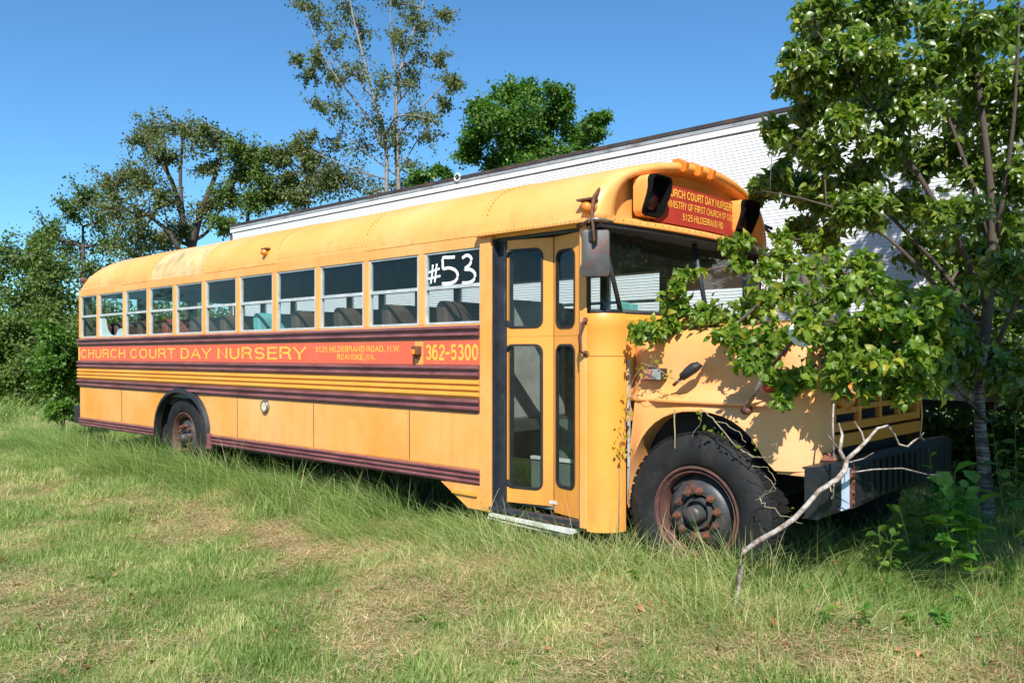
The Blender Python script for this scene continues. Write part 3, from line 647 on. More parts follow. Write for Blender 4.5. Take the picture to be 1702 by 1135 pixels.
# drop the front end inward
rings2 = [[(x, y, z) for x, y, z in r] for r in rings]
hood = part(MB().loft(rings2, False), 'hood', 'hood_yellow', autosmooth=50)
sm = hood.modifiers.new('solid', 'SOLIDIFY'); sm.thickness = .012; sm.offset = 1 if False else -1
def fender(near):
    Yf = (lambda y: y) if near else (lambda y: W-y)
    cx, zc, rx = 1.68, .44, .49
    inner = []
    K = 22
    for k in range(K+1):
        a = math.pi-math.pi*k/K; c_, s_ = math.cos(a), math.sin(a)
        xx = cx+(.50 if c_ > 0 else .50)*math.copysign(abs(c_)**.85, c_); zz = .44+.66*s_**.78
        if c_ > 0 and zz < .775: zz = .775; xx = cx+.50
        inner.append((xx, zz))
    outer = []
    for xx, zz in inner:
        ox = min(2.392, max(1.165, cx+(xx-cx)*1.5 if abs(xx-cx) > .25 else xx)); outer.append((ox, 1.14 if abs(xx-cx) < .46 else None))
    m_ = MB()
    # side sheet split in rear leg, top band and front corner; each a strip so that edges stay clean
    top = [(x, z) for x, z in inner if z > .9]
    def yo(x): 
        nr = min(1, max(0, (x-2.20)/.19)); return .215+.16*(1-math.sqrt(max(0, 1-nr*nr)))
    cols = []
    nI = len(inner)
    bx = [1.165]; 
    strip_in = [[(x, Yf(yo(x)-.0-.0), z)] for x, z in inner]
    up = []
    for i, (x, z) in enumerate(inner):
        f_ = i/(nI-1)
        if x < cx-.42: ux, uz = 1.165, z
        elif x > cx+.44: ux, uz = 2.385, z
        else: ux, uz = 1.165+(2.385-1.165)*(x-(cx-.42))/.86, 1.145
        up.append((ux, uz))
    # monotone clean-up
    R0 = []; R1 = []
    for i in range(nI):
        xi, zi = inner[i]; xo, zo = up[i]
        R0.append((xi, zi)); R1.append((xo, zo))
    rows = []
    for s_ in (0, .15, .4, .7, 1):
        rr_ = []
        for (xi, zi), (xo, zo) in zip(R0, R1):
            x = xi+(xo-xi)*s_; z = zi+(zo-zi)*s_
            y = yo(x)-.045*(1-s_)**1.5-(.0 if s_ else -.0)
            rr_.append((x, Yf(y), z))
        rows.append(rr_)
    lip = [(x, Yf(.34), z+.0) for x, z in inner]
    lip0 = [(x, Yf(yo(x)-.045), z-.012 if z > .8 else z) for x, z in inner]
    rows = [lip, lip0]+rows
    m_.loft(rows, False)
    # corner patches: rear leg below arch and front corner down to its hem
    return part(m_, 'fender', 'hood_yellow', autosmooth=40)
fender(True); fender(False)
# nose corners: lower front of the fender wrapping round to the grille opening
def nose(near):
    Yf = (lambda y: y) if near else (lambda y: W-y)
    R = []
    for z, sh in ((.762, .02), (.775, .0), (.86, .0), (1.0, .01), (1.15, .0), (1.3, -.005), (1.42, -.01)):
        ring = []
        for k in range(9):
            a = k/8*math.pi/2; ring.append((2.20+(.19+sh)*math.sin(a), Yf(.215+.16*(1-math.cos(a))-.0), z))
        for yy in (.40, .43): ring.append((2.40+sh, Yf(yy), z))
        R.append(ring)
    part(MB().loft(R, False), 'fender_nose', 'hood_yellow', smooth=True)
nose(True); nose(False)
part(MB().box(2.17, 2.36, .22, .40, .752, .764), 'fender_hem', 'hood_yellow')
part(MB().loft([[(2.40, y, z) for z in (.89, .965)]+[(2.36, y, z) for z in (.965, .89)] for y in (.40, W-.40)], True, True), 'valance', 'grille')
part(MB().loft([[(2.37, y, z) for z in (1.45, 1.54)]+[(2.30, y, z) for z in (1.60, 1.45)] for y in (.36, W-.36)], True, True), 'grille_header', 'hood_yellow')
# inner wheel well, engine bay darkness
for ya, yb in ((.40, .44), (W-.44, W-.40)): part(MB().box(1.17, 2.30, ya, yb, .75, 1.5), 'inner_fender', 'undergrey')
part(MB().box(1.18, 2.28, .26, .42, 1.122, 1.132), 'inner_fender', 'undergrey')
part(MB().box(1.3, 2.2, .75, 1.69, .7, 1.45), 'engine_block', 'undergrey', bevel=.05); part(MB().box(2.24, 2.28, .55, 1.89, .8, 1.45), 'radiator', 'undergrey')
# grille with twin round lamp openings each side
gr = thing('grille', (2.40, 1.22, 1.2), '', ''); del gr['label'], gr['category']; gr.parent = bus; gr.matrix_parent_inverse = Matrix.Translation(-world_loc(bus))
GX = 2.405; G0, G1, GZ0, GZ1 = .44, 2.00, .985, 1.45
def gbar(y0, y1, z0, z1, d=.035): MB().box(GX-d, GX, y0, y1, z0, z1).build('grille_bar', 'grille', gr, bevel=.004)
gbar(G0, G0+.05, GZ0, GZ1, .12); gbar(G1-.05, G1, GZ0, GZ1, .12); gbar(G0+.05, G1-.05, GZ0, GZ0+.05, .05); gbar(G0+.05, G1-.05, GZ1-.05, GZ1, .05)
gbar(.84, .885, GZ0+.05, GZ1-.05); gbar(W-.885, W-.84, GZ0+.05, GZ1-.05); gbar(1.20, 1.24, GZ0+.05, GZ1-.05)
for z in (1.10, 1.20, 1.31): gbar(.886, 1.199, z, z+.035, .03); gbar(1.241, W-.886, z, z+.035, .03)
for z in (1.085,): gbar(G0+.051, .839, z, z+.035); gbar(W-.839, G1-.051, z, z+.035)
for yc in (.665, W-.665):
    MB().lathe([(.115, -.05), (.115, .0), (.135, .008), (.165, .0), (.165, -.05)], (GX, yc, 1.27), 'x', 28).build('headlight_ring', 'grille', gr, smooth=True)
    MB().lathe([(.115, -.045), (.05, -.075), (0, -.08)], (GX, yc, 1.27), 'x', 24).build('headlight_bowl', 'undergrey', gr, smooth=True)
# bumper
def bumper():
    B0, B1 = .03, 2.41
    out = [(2.40, .83), (2.475, .835), (2.495, .815), (2.50, .79), (2.50, .60), (2.49, .565), (2.475, .555), (2.40, .555), (2.40, .565), (2.47, .568), (2.485, .60), (2.485, .79), (2.465, .822), (2.40, .82)]
    m_ = MB(); ys = [B0, .3, .31, .6, .9, 1.22, 1.6, 2.0, B1]
    m_.loft([[(x-.0+.012*math.sin(y*4), y, z+(.006*math.sin(y*7))) for x, z in out] for y in ys], True, True)
    r = part(m_, 'front_bumper', 'bumper')
    MB().box(2.415, 2.492, B0-.004, B0+.004, .56, .828).build('end_plate', 'bumper', r)
    MB().box(2.497, 2.513, .29, .40, .575, .80).build('reflective_tape', 'tape', r)
    MB().box(2.50, 2.516, .41, .47, .57, .80).build('rusty_bracket', 'rust', r)
    for z in (.60, .66, .72, .78): MB().lathe([(0, .012), (.012, .01), (.014, 0)], (2.516, .44, z), 'x', 8).build('bolt', 'rust', r)
    for k in range(16):
        y = .62+k*.105; MB().box(2.50, 2.512, y, y+.045, .59, .80).build('bumper_rib', 'bumper', r)
    return r
bumper()
text('bumper_numeral', '9', 'num', bus, .125, .185, .655, .765, 'x', lambda y: 2.512, .16)
part(MB().loft([[(2.38, .30, .835), (2.47, .31, .84), (2.46, .33, .875), (2.40, .34, .885)], [(2.38, .52, .835), (2.47, .50, .84), (2.45, .48, .86), (2.40, .49, .87)]], True, True), 'tow_bracket', 'rust', bevel=.008)
# fender fittings
p = S(1091, 622, .26); lm = part(MB().box(p.x-.075, p.x+.075, .205, .275, p.z-.04, p.z+.04), 'side_marker', 'black', bevel=.008)
MB().box(p.x-.068, p.x-.002, .195, .206, p.z-.034, p.z+.034).build('lens', 'pinklens', lm, bevel=.006); MB().box(p.x+.002, p.x+.068, .196, .206, p.z-.034, p.z+.034).build('lens', 'clear', lm, bevel=.006)
a, b_ = S(1121, 640, .20), S(1166, 606, .20)
m_ = MB(); d_ = (b_-a); m_.tube([a+Vector((0, -.01, 0)), a+d_*.45+Vector((0, -.03, 0))], .011, 8); part(m_, 'hood_strut', 'chrome', smooth=True)
m_ = MB(); m_.tube([a+d_*.32+Vector((0, -.02, 0)), a+d_*.42+Vector((0, -.035, 0)), a+d_*.6+Vector((0, -.035, .004)), a+d_*.8+Vector((0, -.03, .006)), a+d_*.95+Vector((0, -.02, 0)), a+d_*1.02+Vector((0, -.0, -.01))], [.010, .026, .032, .034, .026, .006], 8); part(m_, 'hood_latch', 'black', smooth=True)
# crossview mirror on its arm
a = S(1240, 680, .17); bb_ = S(1268, 628, .05); cc_ = S(1326, 560, -.05)
part(MB().tube([a, bb_], .012, 8), 'mirror_arm', 'chrome', smooth=True); part(MB().tube([bb_, (bb_+cc_)/2+Vector((0, 0, .01)), cc_], .009, 8), 'mirror_arm', 'rust', smooth=True)
part(MB().lathe([(0, -.02), (.025, -.018), (.028, .02)], tuple(a+Vector((0, 0, -.005))), 'y', 12), 'arm_foot', 'rust', smooth=True)
mm = MB(); mm.lathe([(0, .03), (.035, .026), (.058, .012), (.064, -.01), (.076, -.014), (.080, -.002), (.076, .02), (.045, .045), (0, .05)], (0, 0, 0), 'x', 28); mo = mm.build('fender_mirror', 'white', None, smooth=True)
mo.rotation_euler = (math.radians(0), math.radians(20), math.radians(155)); mo.location = cc_+Vector((.02, -.0, .015)); mo.scale = (.9, .9, .9); mo.parent = bus; mo.matrix_parent_inverse = Matrix.Translation(-world_loc(bus))
p = S(1281, 642, .2); lm = part(MB().lathe([(0, -.05), (.03, -.045), (.042, -.01), (.045, .06)], tuple(p), 'y', 16), 'turn_lamp', 'redlens', smooth=True)
# big door mirror with its bracket
ms = thing('tmp', (0, 0, 0), '', ''); bpy.data.objects.remove(ms)
mc = S(990, 421, -.12); wv = Vector((.80, .60, 0)); nv = Vector((.6, -.8, 0)); uv_ = Vector((0, 0, 1))
def plate(c, w2, h2, th, n0=5):
    o = rrect(-w2, w2, -h2, h2, .02, 3); F = [c+wv*p[0]+uv_*p[1]+Vector((.0, 0, 0)) for p in o]
    return MB().loft([[tuple(q-nv*th) for q in F], [tuple(q) for q in F], [tuple(c+(q-c)*.94+nv*.006) for q in F]], True, True)
mr = part(plate(mc, .088, .145, .02), 'door_mirror', 'mirror_back', autosmooth=40)
plate(mc-nv*.021, .078, .135, .003).build('mirror_glass', 'chrome', mr)
MB().box(mc.x-.03, mc.x+.03, mc.y-.035, mc.y-.02, mc.z+.075, mc.z+.14).build('mirror_clamp', 'black', mr)
A_ = S(1014, 290, .30); B_ = S(987, 328, -.03); C_ = S(984, 350, -.13); E_ = S(987, 402, -.16)
part(MB().tube([A_+Vector((0, 0, 0)), A_+(B_-A_)*.4, B_, C_, E_], [.016, .014, .012, .011, .011], 8), 'mirror_arm', 'rust', smooth=True)
H0 = S(963, 376, -.005); H1 = S(978, 366, -.13); H2 = S(990, 364, -.15); H3 = S(1018, 369, .04)
part(MB().tube([H0, H1, H2, (H2+H3)/2+Vector((.01, -.02, 0)), H3], .010, 8), 'mirror_arm', 'chrome', smooth=True)
part(MB().lathe([(0, -.012), (.018, -.01), (.02, .004)], tuple(H0), 'y', 10), 'arm_foot', 'rust')
FA = Vector((1.12, 2.36, 2.50)); part(MB().tube([FA, S(1262, 372, 2.5), S(1295, 400, 2.62), S(1305, 418, 2.66), S(1303, 470, 2.68)], .014, 8), 'mirror_arm', 'rust', smooth=True)
part(MB().box(1.30, 1.34, 2.60, 2.78, 1.78, 2.10), 'door_mirror', 'mirror_back', bevel=.01)
# --- wheels
def wheel(cx, yf, cz, sgn=1, tread=.24, label=None):
    """yf = outer face plane, sgn=+1: wheel extends towards +y"""
    c = (cx, yf, cz); s = sgn
    root = thing('wheel', c, '', ''); del root['label'], root['category']; root.parent = bus; root.matrix_parent_inverse = Matrix.Translation(-world_loc(bus))
    R = .485
    pr = [(.272, .055), (.285, .02), (.32, .003), (.37, -.005), (.42, .004), (.452, .02), (.470, .038), (R, .062), (R, tread), (.45, tread+.03), (.36, tread+.05), (.28, tread+.02)]
    MB().lathe([(r, s*h) for r, h in pr], c, 'y', 56).build('tyre', 'tyre', root, smooth=True)
    tr = MB()
    for k in range(56):
        q = 2*math.pi*k/56; 
        for j, (h0, h1) in enumerate(((.045, .10), (.115, .175), (.19, .25))):
            q0 = q+(.03 if j == 1 else 0); vs = []
            for (rr_, ww) in ((R-.004, .040), (R+.005, .036)):
                for (hh, dq) in ((h0, -ww), (h0, ww), (h1, ww), (h1, -ww)): vs.append((cx+rr_*math.cos(q0+dq), yf+s*hh, cz+rr_*math.sin(q0+dq)))
            tr.add(vs, [(0, 1, 2, 3), (4, 5, 6, 7), (0, 1, 5, 4), (1, 2, 6, 5), (2, 3, 7, 6), (3, 0, 4, 7)])
    o = tr.build('tread', 'tyre', root); o['kind'] = 'stuff'
    MB().lathe([(r, s*h) for r, h in [(.262, .08), (.285, .048), (.293, .030), (.288, .016), (.276, .014), (.268, .03), (.262, .05), (.262, .035), (.252, .028), (.244, .04), (.24, .14)]], c, 'y', 48).build('rim', 'rimrust', root, autosmooth=60)
    d = MB(); prof = [(.243, .125), (.225, .10), (.20, .07), (.185, .055)] ; NH = 10
    # disc with five hand holes: dark lens-shaped recesses between spokes
    d.lathe([(r, s*h) for r, h in [(.243, .135), (.226, .105), (.205, .078), (.188, .060), (.172, .048), (.150, .045), (.118, .048), (.112, .06), (.110, .11), (.0, .115)]], c, 'y', 48)
    d.build('wheel_disc', 'disc', root, autosmooth=50)
    for k in range(5):
        q = math.radians(62+k*72); hc = (cx+.214*math.cos(q), yf+s*.086, cz+.214*math.sin(q)); h = MB()
        t1 = Vector((-math.sin(q), 0, math.cos(q))); t2 = Vector((math.cos(q), s*.75, math.sin(q))).normalized(); nn = Vector((math.cos(q)*.6, -s*.8, math.sin(q)*.6)).normalized()
        P = [Vector(hc)+nn*.006+t1*(.055*math.cos(a))+t2*(.022*math.sin(a)) for a in [2*math.pi*i/16 for i in range(16)]]
        h.add([tuple(p) for p in P]+[tuple(p-nn*.03) for p in P], [tuple(range(16))]+[(i, (i+1) % 16, (i+1) % 16+16, i+16) for i in range(16)])
        h.build('hand_hole', 'undergrey', root)
    MB().lathe([(r, s*h) for r, h in [(.104, .11), (.098, .05), (.09, .035), (.078, .035), (.070, .07), (.055, .075), (.052, -.005), (.046, -.02), (.03, -.026), (0, -.027)]], c, 'y', 32).build('hub', 'disc', root, autosmooth=50)
    for k in range(10):
        q = 2*math.pi*(k+.3)/10; nc = (cx+.138*math.cos(q), yf, cz+.138*math.sin(q))
        MB().lathe([(r, s*h) for r, h in [(.026, .046), (.024, .030), (.017, .028), (.017, .012), (.008, .010), (.008, -.004), (0, -.004)]], nc, 'y', 6 if k % 2 else 7).build('lug_nut', 'rust', root)
    return root
wheel(1.70, .10, .475); wheel(1.70, W-.10, .475, -1); wheel(-4.745, .03, .50, 1, .56); wheel(-4.745, W-.03, .50, -1, .56)
part(MB().box(ARC-.66, ARC+.66, .62, .66, .30, 1.04), 'wheel_house', 'undergrey'); part(MB().box(ARC-.66, ARC-.63, .04, .62, .42, 1.04), 'wheel_house', 'undergrey'); part(MB().box(ARC+.63, ARC+.66, .04, .62, .42, 1.04), 'wheel_house', 'undergrey'); part(MB().box(ARC-.66, ARC+.66, .04, .66, 1.042, 1.06), 'wheel_house', 'undergrey')
# chassis & underside
ch = MB(); ch.box(-7.5, 2.35, .80, .88, .58, .80).box(-7.5, 2.35, 1.56, 1.64, .58, .80); part(ch, 'chassis_rail', 'undergrey')
part(MB().box(-7.66, .10, .06, W-.06, .86, .94), 'floor', 'dark'); part(MB().box(.10, 1.1, .75, W-.06, .86, .94), 'floor', 'dark')
part(MB().tube([(1.70, .4, .475), (1.70, W-.4, .475)], .05, 8), 'axle', 'undergrey'); part(MB().tube([(-4.745, .4, .5), (-4.745, W-.4, .5)], .08, 8), 'axle', 'undergrey')
part(MB().box(-3.6, -2.2, .12, .68, .42, .82), 'fuel_tank', 'undergrey', bevel=.04)
for x in (-6.6, -1.6): part(MB().box(x, x+.04, .1, W-.1, .6, .86), 'cross_member', 'undergrey')
part(MB().loft([[(x, 1.22+(y-1.22)*.955, z-.05) for y, z in PROF] for x in (-7.6, 1.0)], False), 'ceiling', 'ceiling', smooth=True)
# inside: seats, bulkhead, driver's area
def seat(x, y0, y1, mat, name='bus_seat'):
    root = thing(name, (x, (y0+y1)/2, .94), '', ''); del root['label'], root['category']; root.parent = bus; root.matrix_parent_inverse = Matrix.Translation(-world_loc(bus))
    pr = [(x-.12, 1.36), (x-.20, 1.72), (x-.205, 1.80), (x-.18, 1.85), (x-.13, 1.86), (x-.09, 1.80), (x-.02, 1.36)]
    MB().prism(pr, 'y', y0, y1).build('backrest', mat, root, bevel=.02)
    MB().box(x-.08, x+.34, y0, y1, 1.28, 1.38).build('cushion', mat, root, bevel=.02)
    MB().box(x-.05, x-.02, y0+.05, y1-.05, .94, 1.28).box(x+.25, x+.28, y0+.05, y1-.05, .94, 1.28).build('seat_frame', 'chrome', root)
for i in range(11):
    x = -7.3+i*.69
    seat(x, .10, .98, {3: 'seat_red', 6: 'seat_teal', 10: 'seat'}.get(i, 'seat')); seat(x+.05, 1.46, 2.34, 'seat')
part(MB().prism([(-.02, .94), (.03, .94), (.03, 1.80), (.0, 1.86), (-.05, 1.80)], 'y', .12, .95), 'entry_barrier', 'seat_grey', bevel=.02)
dsx = .35; part(MB().box(dsx-.1, dsx+.35, 1.5, 2.0, 1.28, 1.42), 'driver_seat', 'dark', bevel=.04); part(MB().box(dsx-.2, dsx-.06, 1.5, 2.0, 1.4, 1.72), 'driver_seat', 'dark', bevel=.05)
part(MB().box(.86, 1.04, .26, W-.26, 1.2, 1.62), 'dashboard', 'dark', bevel=.03)
swc = Vector((.80, 1.80, 1.58)); rim_ = [swc+Vector((.11*math.sin(a)*.9, .23*math.cos(a), .2*math.sin(a))) for a in [2*math.pi*i/24 for i in range(25)]]
part(MB().tube(rim_, .013, 6, False), 'steering_wheel', 'black', smooth=True)
p = Vector((.93, .62, 2.17)); fan = MB(); 
for k in range(3): fan.tube([p+Vector((.02*k, (.115-.01*k)*math.cos(a), (.115-.01*k)*math.sin(a))) for a in [2*math.pi*i/20 for i in range(21)]], .004, 5, False)
for k in range(10): a = k*math.pi/5; fan.tube([p, p+Vector((.03, .11*math.cos(a), .11*math.sin(a)))], .003, 4)
part(fan, 'dash_fan', 'black')
for a, b_ in posts[:-1]+[(.0, .117)]: part(MB().box(a-.002, b_+.002, W-.056, W-.0505, ZS, ZT), 'inner_trim', 'inner')
part(MB().box(.84, .98, W-.056, W-.0505, ZS, ZT), 'inner_trim', 'inner'); part(MB().box(-7.678, -7.674, .05, W-.05, .95, ZS), 'inner_panel', 'inner'); part(MB().box(-7.678, -7.674, .12, W-.12, ZT, 2.40), 'inner_panel', 'inner')
for a, b_ in ((.02, .16), (.78, .92), (1.52, 1.66), (2.28, 2.42)): part(MB().box(-7.678, -7.674, a, b_, ZS, ZT), 'inner_trim', 'inner')
part(MB().lathe([(0, .06), (.04, .05), (.05, 0), (.04, -.06), (0, -.08)], tuple(p+Vector((-.03, 0, 0))), 'x', 12), 'fan_motor', 'black', smooth=True)
part(MB().box(.99, 1.02, .30, .42, 1.72, 1.79), 'dash_cup', 'seat_teal', bevel=.01)
part(MB().box(1.0, 1.03, .44, .50, 1.70, 1.78), 'dash_card', 'seat_teal')

# ================================================================== THE WHITE TRAILER
TY, TX0, TX1, TZ0, TZ1, TW = 4.32, -11.56, 2.62, 1.02, 4.10, 2.5
tr = thing('semi_trailer', (-4.5, TY+1.2, 0), 'long white corrugated box trailer standing behind the school bus', 'trailer')
M['twhite'] = simple('chalky_white_panel', (.72, .73, .745), .5, .0, var=.05, scale=.7)
M['tgrey'] = simple('grey_trailer_rail', (.42, .43, .43), .5, .4, var=.2, scale=3, dirt=(.16, .13, .11), dirtamt=.5)
M['tdark'] = simple('rusty_dark_rail', (.05, .042, .04), .7, .2, var=.4, scale=3, dirt=(.16, .08, .05), dirtamt=.5)
npan = 12; pw = (TX1-TX0-.16)/npan
prof = []; z = TZ0+.16; pitch = .036
while z < TZ1-.19:
    prof += [(-.006, z), (-.006, z+pitch*.58), (0, z+pitch*.76), (0, z+pitch*.84), (-.006, z+pitch*.999)]; z += pitch
for k in range(npan):
    x0 = TX0+.08+k*pw; o = MB()
    o.loft([[(x, TY+p[0], p[1]) for p in prof] for x in (x0+.0, x0+pw-.004)], False)
    o.build('wall_panel', 'twhite', tr)
    s_ = MB().box(x0+pw-.018, x0+pw+.002, TY-.0035, TY-.0015, TZ0+.16, TZ1-.17); s_.build('panel_seam', 'twhite', tr)
MB().box(TX0+.08, TX1-.08, TY+.03, TY+.06, TZ0, TZ1-.05).build('inner_liner', 'tgrey', tr)
MB().box(TX0+.08, TX1-.08, TY+TW-.04, TY+TW, TZ0, TZ1-.05).build('far_wall', 'twhite', tr)
MB().box(TX0, TX1, TY-.018, TY+.02, TZ1-.165, TZ1-.10).build('upper_band', 'twhite', tr)
MB().box(TX0, TX1, TY-.026, TY+.02, TZ1-.098, TZ1-.047).build('top_rail', 'tgrey', tr, bevel=.006)
MB().box(TX0, TX1, TY-.034, TY+TW+.03, TZ1-.045, TZ1).build('roof_edge', 'tdark', tr)
MB().box(TX0, TX1, TY-.022, TY+.04, TZ0-.02, TZ0+.155).build('bottom_rail', 'tgrey', tr)
for x in (TX0, TX1-.08): MB().box(x, x+.078, TY-.02, TY+.06, TZ0+.16, TZ1-.21).build('corner_post', 'rust' if x < 0 else 'tgrey', tr)
MB().box(TX0, TX0+.05, TY+.06, TY+TW, TZ0, TZ1-.05).build('end_wall', 'twhite', tr); MB().box(TX1-.05, TX1, TY+.06, TY+TW, TZ0, TZ1-.05).build('end_wall', 'twhite', tr)
MB().box(TX0+.05, TX1-.05, TY+.05, TY+TW-.05, TZ0-.10, TZ0).build('deck', 'undergrey', tr)
p = S(760, 295, TY-.04); MB().tube([p+Vector((.06*math.cos(a), 0, .055*math.sin(a))) for a in [2*math.pi*i/14 for i in range(15)]], .012, 6, False).build('rope_loop', 'white', tr)
for x in (-10.2, -8.9):
    for y, sg in ((TY+.08, 1), (TY+TW-.08, -1)):
        MB().lathe([(r, sg*h) for r, h in [(0, .10), (.2, .10), (.27, .03), (.46, 0), (.5, .05), (.5, .5), (.3, .52)]], (x, y, .50), 'y', 28).build('trailer_wheel', 'tyre', tr, autosmooth=40)
for y in (TY+.3, TY+TW-.4): MB().box(-.2, -.08, y, y+.12, 0, TZ0-.1).box(-.3, .02, y-.06, y+.18, 0.05, .10).build('landing_leg', 'undergrey', tr)

# ================================================================== FOLIAGE TOOLS
def leafmesh(P, Dn, Up, L, Wd, kind='fine', curl=.25):
    """arrays of leaves: base P, direction Dn, normal Up, length L, half-width Wd"""
    n = len(P); Sd = np.cross(Dn, Up); Sd /= np.linalg.norm(Sd, axis=1, keepdims=True)+1e-9; Up = np.cross(Sd, Dn)
    L = L[:, None]; Wd = Wd[:, None]
    if kind == 'fine':
        f = lambda a, s, h: P+Dn*L*a+Sd*Wd*s+Up*L*h
        V = np.stack([f(0, 0, 0), f(.35, 0, .02), f(.72, 0, -.05*curl*4*.3), f(1, 0, -curl), f(.30, 1, .13), f(.30, -1, .13), f(.68, .72, .05), f(.68, -.72, .05)], 1).reshape(-1, 3)
        T = np.array([[0, 1, 4], [0, 5, 1], [1, 2, 6], [1, 6, 4], [1, 7, 2], [1, 5, 7], [2, 3, 6], [2, 7, 3]]); k = 8
    else:
        f = lambda a, s, h: P+Dn*L*a+Sd*Wd*s+Up*L*h
        V = np.stack([f(0, 0, 0), f(.45, 1, .12), f(1, 0, -curl*.6), f(.45, -1, .12)], 1).reshape(-1, 3)
        T = np.array([[0, 2, 1], [0, 3, 2]]); k = 4
    F = (T[None]+(np.arange(n)*k)[:, None, None]).reshape(-1, 3)
    return V, F, k
def unit(a): return a/(np.linalg.norm(a, axis=1, keepdims=True)+1e-9)
def bez(a, b, c, n): return [a*(1-t)**2+b*2*t*(1-t)+c*t*t for t in [i/(n-1) for i in range(n)]]
def foliage(root, name, P, Dn, mat, size, wratio=.33, kind='coarse', up=.6, curl=.25, tintc=None, parts=0, part_mat=None):
    n = len(P); rnd = rng.normal(size=(n, 3)); Up = unit(rnd*.6+np.array([0, 0, up])[None]+np.array(SUNV)[None]*.25)
    L = size*rng.uniform(.65, 1.3, n); tint = np.clip(rng.normal(.45, .22, n)+(0 if tintc is None else tintc), 0, 1)
    idx = np.arange(n)
    if parts:
        dist = np.linalg.norm(P-np.array(CAM)[None], axis=1); order = np.argsort(dist); sel = order[:parts]
        # spread the picked leaves: nearest ones
        bv, bf, k = leafmesh(np.zeros((4, 3)), np.tile([[1., 0, 0]], (4, 1)), np.tile([[0, 0, 1.]], (4, 1)), np.ones(4), np.full(4, wratio), 'fine', curl)
        metas = []
        for q in range(5):
            me = bpy.data.meshes.new('leaf'); me.from_pydata([tuple(v) for v in bv[:8]], [], [tuple(int(i) for i in f) for f in bf[:8]])
            a = me.attributes.new('tint', 'FLOAT', 'POINT'); a.data.foreach_set('value', [q/4]*8); me.materials.append(M[mat]); metas.append(me)
        wl = world_loc(root)
        for i in sel:
            o = bpy.data.objects.new('leaf', metas[int(min(4, tint[i]*5))]); COL.objects.link(o)
            d = Vector(Dn[i]).normalized(); u_ = Vector(Up[i]); s_ = u_.cross(d).normalized(); u_ = d.cross(s_)
            mt = Matrix((d, s_, u_)).transposed().to_4x4()
            o.parent = root; o.matrix_basis = Matrix.Translation(Vector(P[i])-wl) @ mt @ Matrix.Scale(float(L[i]), 4)
        keep = np.ones(n, bool); keep[sel] = False; idx = idx[keep]
    V, F, k = leafmesh(P[idx], unit(Dn[idx]), Up[idx], L[idx], L[idx]*wratio, kind, curl)
    o = npmesh(name, V, F, mat, root, np.repeat(tint[idx], k), 'stuff'); return o
